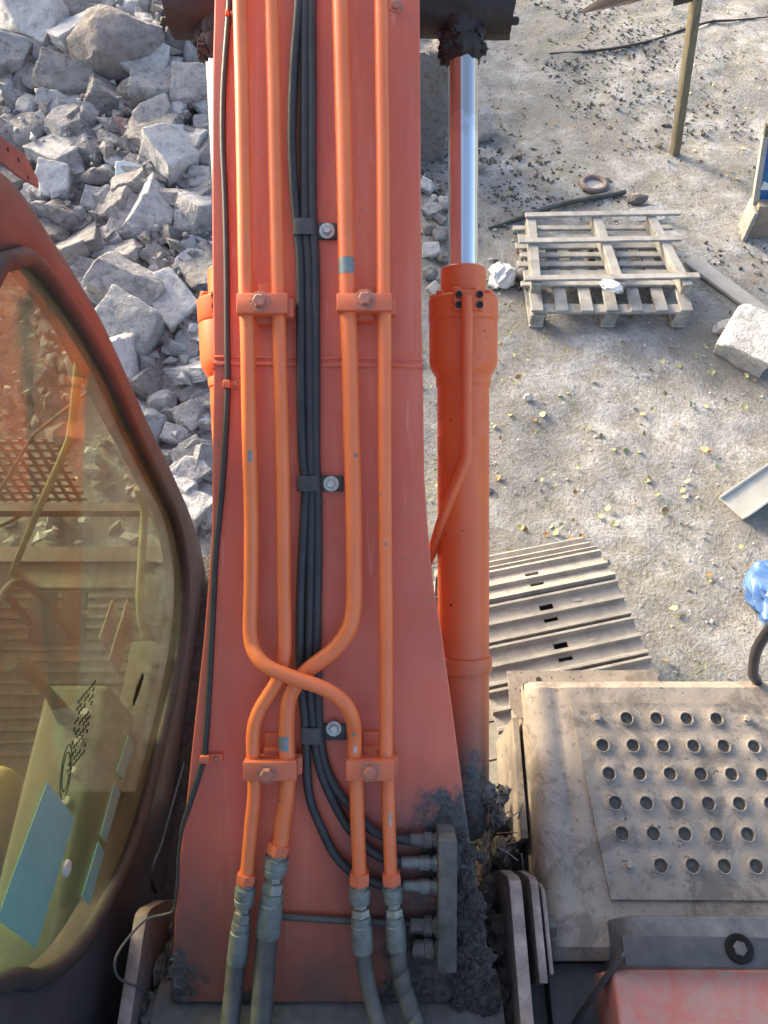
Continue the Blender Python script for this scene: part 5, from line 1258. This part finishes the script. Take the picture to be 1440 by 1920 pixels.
# dark lower rear skirt, 4 mm proud
mb = MB(); sk = []
for k in range(NG):
    a, o_ = gi[k], go[k]; mid_y, mid_z = lerp2(a, o_, 0.6)
    if mid_z < 2.35 and mid_y < 0.62: sk.append(k)
ks = sorted(sk, key=lambda k: math.atan2(gi[k][1]-cz_, gi[k][0]-cy_) % (2*pi))
vs = []; fs = []
for k in ks:
    a, o_ = gi[k], go[k]; q0 = inset(a, o_, 0.020); q1 = inset(o_, a, 0.02); vs += [(XC+0.001, *q0), (XC+0.004, *inset(q0, q1, 0.006)), (XC+0.004, *inset(q1, q0, 0.006)), (XC-0.03, *q1)]
for i in range(len(ks)-1):
    for j in range(3): fs.append((i*4+j, i*4+4+j, i*4+5+j, i*4+1+j))
mb.add(vs, fs); mb.build('side_skirt', 'cab_dark', cab, smooth=40)
# pressed bead on the lower panel
mb = MB(); mb.tube([at_x(x, y, XC+0.006) for x, y in ((372, 1290), (352, 1400), (325, 1500), (303, 1580), (288, 1620), (284, 1650), (293, 1672))], 0.006, 8); mb.build('pressed_bead', 'cab_dark', cab)
# window seal and glass
mb = MB(); P = [Vector((XC+0.004, y, z)) for y, z in resample(gi, 150)]; P.append(P[0])
mb.tube(P, 0.021, 10, caps=False, smooth=0); mb.build('window_seal', 'seal', cab, smooth=60)
mb = MB(); mb.prism([(XC-0.012, y, z) for y, z in resample(gi, 110)], (0.006, 0, 0)); mb.build('window_pane', 'cab_glass', cab, smooth=20)
# roof, rear wall, left wall frame, front frame
XL = -1.75
mb = MB(); mb.box(((XC+XL)/2, 0.50, 3.235), (XC-XL-0.12, 1.62, 0.07), bev=0.03, seg=3); mb.build('roof', 'cab_paint', cab, smooth=40)
mb = MB(); mb.box(((XC+XL)/2, -0.30, 1.62), (XC-XL-0.14, 0.05, 1.0)); mb.box(((XC+XL)/2, -0.30, 3.10), (XC-XL-0.14, 0.05, 0.25)); mb.build('rear_wall', 'interior_dark', cab)
mb = MB(); mb.box((XL, 0.0, 1.60), (0.05, 0.65, 0.95)); mb.box((XL, 1.15, 1.35), (0.05, 0.9, 0.5)); mb.box((XL, 0.5, 3.10), (0.05, 1.7, 0.2))
mb.beam((XL, 1.60, 1.15), (XL, 1.36, 3.15), 0.06, 0.06, up=(1, 0, 0)); mb.beam((XL, 0.35, 1.15), (XL, 0.35, 3.1), 0.06, 0.05, up=(1, 0, 0)); mb.beam((XL, -0.28, 1.15), (XL, -0.28, 3.1), 0.06, 0.06, up=(1, 0, 0))
mb.build('left_frame', 'cab_paint', cab, smooth=30)
mb = MB(); mb.beam((XL, 1.60, 1.17), (XC-0.1, 1.60, 1.17), 0.07, 0.09); mb.beam((XL, 1.555, 1.62), (XC-0.08, 1.555, 1.62), 0.035, 0.04); mb.beam((XL, 1.37, 3.14), (XC-0.08, 1.37, 3.14), 0.06, 0.08); mb.build('front_frame', 'cab_paint', cab, smooth=30)
mb = MB(); mb.box(((XC+XL)/2-0.03, 0.66, 1.165), (XC-XL-0.16, 1.85, 0.05)); mb.build('cab_floor', 'floor_mat', cab)
mb = MB()
for i in range(16): mb.box(((XC+XL)/2-0.03, 0.78+i*0.045, 1.195), (XC-XL-0.30, 0.018, 0.012), bev=0.003)
mb.build('mat_ribs', 'floor_mat', cab)
# seat, console, levers
mb = MB(); mb.box((-1.33, 0.36, 1.66), (0.50, 0.50, 0.14), bev=0.05, seg=3); mb.box((-1.33, 0.07, 2.0), (0.48, 0.14, 0.66), Euler((-0.12, 0, 0)).to_matrix(), bev=0.05, seg=3); mb.box((-1.33, 0.36, 1.40), (0.36, 0.4, 0.4), bev=0.02); mb.build('seat', 'yellow_cloth', cab, smooth=50)
mb = MB(); mb.box((-0.945, 0.36, 1.46), (0.20, 0.98, 0.52), bev=0.025, seg=3); mb.build('side_console', 'interior_olive', cab, smooth=40)
mb = MB(); mb.box((-0.86, 0.95, 1.32), (0.10, 0.34, 0.24), bev=0.02); mb.box((-0.87, 1.30, 1.30), (0.12, 0.22, 0.2), bev=0.02); mb.build('heater_box', 'interior_olive', cab, smooth=40)
mb = MB()
for i in range(4): mb.lathe((-0.90, 0.50+i*0.085, 1.718), ez, [(0, 0.014), (0.012, 0.013), (0.016, 0.009)], 14)
mb.build('console_knobs', 'white_plastic', cab)
for X in (-1.22, -1.34):
    mb = MB(); mb.tube([(X, 1.22, 1.2), (X, 1.24, 1.5), (X, 1.20, 1.72), (X+0.0, 1.10, 1.80), (X, 0.98, 1.80)], 0.013, 10); mb.build('travel_lever', 'interior_dark', cab, smooth=60)
    mb = MB(); mb.box((X, 1.30, 1.24), (0.10, 0.20, 0.02), Euler((0.4, 0, 0)).to_matrix(), bev=0.005); mb.build('pedal', 'interior_dark', cab)
mb = MB(); mb.tube([(-0.96, 0.74, 1.70), (-0.97, 0.77, 1.83), (-0.99, 0.79, 1.92)], [0.028, 0.016, 0.014], 12); mb.tube([(-0.99, 0.79, 1.92), (-1.0, 0.80, 1.98), (-1.0, 0.78, 2.06)], [0.02, 0.027, 0.022], 12); mb.build('joystick', 'interior_dark', cab, smooth=60)
mb = MB(); mb.tube([at_y(x, y, 1.53) for x, y in ((150, 660), (135, 800), (120, 850), (70, 960), (20, 1080), (-20, 1180))], 0.013, 10); mb.build('hand_rail', 'yellow_cloth', cab, smooth=60)
mb = MB(); mb.tube([at_y(x, y, 1.62) for x, y in ((165, 735), (95, 790), (60, 820), (30, 870), (0, 920))], 0.006, 8); mb.tube([at_y(x, y, 1.62) for x, y in ((80, 930), (40, 965), (0, 985))], 0.010, 8); mb.build('wiper', 'interior_dark', cab, smooth=60)
mb = MB(); mb.tube([at_x(x, y, -0.84) for x, y in ((258, 915), (270, 960), (266, 1040), (262, 1130), (270, 1190))], 0.014, 10); mb.tube([at_x(x, y, -0.84) for x, y in ((275, 940), (295, 990), (312, 1035))], 0.010, 8); mb.build('yellow_reflection_tubes', 'yellow_cloth', cab, smooth=60)  # yellow tubes added to stand in for yellow strip reflections in the pane
mb = MB(); mb.beam((-1.70, 1.60, 1.2), (-1.0, 1.545, 3.05), 0.035, 0.035); mb.build('sun_blind_rod', 'interior_tan', cab)
# perforated red guard below the front glass
mb = MB()
for i in range(9): mb.box((-1.62+i*0.045, 1.78, 1.55), (0.016, 0.006, 0.42)); 
for i in range(9): mb.box((-1.44, 1.78, 1.36+i*0.047), (0.42, 0.007, 0.018))
mb.build('mesh_guard', 'red_dull', cab)
# paper slips and stickers on the pane
def sticker(name, px, mat, x=XC+0.0):
    P = [at_x(a, b_, x-0.0045) for a, b_ in px]; mb = MB(); mb.prism(P, (0.0012, 0, 0)); return mb.build(name, mat, cab, smooth=0)
sticker('reflective_sticker', [(88, 1466), (139, 1534), (67, 1779), (-6, 1724), (20, 1650)], 'sticker_teal')
for q in ([(210, 1123), (223, 1150), (200, 1227), (185, 1197)], [(238, 1123), (253, 1160), (221, 1269), (204, 1234)]): sticker('paper_slip', q, 'sticker_white', XC-0.011)
for q in ([(214, 1468), (225, 1487), (199, 1579), (188, 1564)], [(184, 1577), (195, 1597), (167, 1699), (153, 1680)], [(240, 1378), (252, 1396), (230, 1462), (218, 1446)]): sticker('reflective_strip', q, 'sticker_teal')
sticker('ink_smear', [(268, 1260), (269, 1270), (260, 1300), (250, 1324), (249, 1318), (256, 1288)], 'ink')
R = random.Random(77)
mb = MB()
for ln in range(7):
    for i in range(11):
        if R.random() < 0.2: continue
        x0 = 178-ln*5+i*(-2.0); y0 = 1275+i*13+ln*6; P = [at_x(x0, y0, XC-0.005), at_x(x0+1.3, y0+1.4, XC-0.005), at_x(x0-1.2, y0+9, XC-0.005), at_x(x0-2.4, y0+7.6, XC-0.005)]; mb.prism(P, (0.0008, 0, 0))
mb.build('printed_notice', 'ink', cab, smooth=0)
mb = MB()
for s in (1.0, 0.72):
    c = at_x(124, 1447, XC-0.005); mb.tube([c+Vector((0, cos(a)*0.060*s, sin(a)*0.030*s+cos(a)*0.012*s)) for a in np.linspace(0, 2*pi, 30)], 0.0011, 5, caps=False, smooth=0)
mb.build('oval_mark', 'ink', cab)
mb = MB(); c = at_x(124, 1628, XC-0.006); mb.lathe(c, (1, 0, 0), [(0, 0.020), (0.006, 0.018), (0.010, 0.008)], 20); mb.build('suction_cup', 'white_plastic', cab)
# red perforated bracket ahead of the front pillar
P = [at_x(-20, 245, -0.80), at_x(12, 268, -0.80), at_x(42, 290, -0.80), at_x(66, 335, -0.80), at_x(68, 352, -0.80), at_x(30, 330, -0.80), at_x(-20, 290, -0.80)]
mb = MB(); mb.prism(P, (0.006, 0, 0)); br = mb.build('mirror_bracket', 'red_dull', cab, smooth=0)
for a, b_ in ((35, 300), (53, 333), (15, 280)):
    mb = MB(); mb.lathe(at_x(a, b_, -0.7935), (1, 0, 0), [(0, 0.0045), (0.001, 0.0045)], 12); mb.build('bolt_hole', 'track_dark', br)
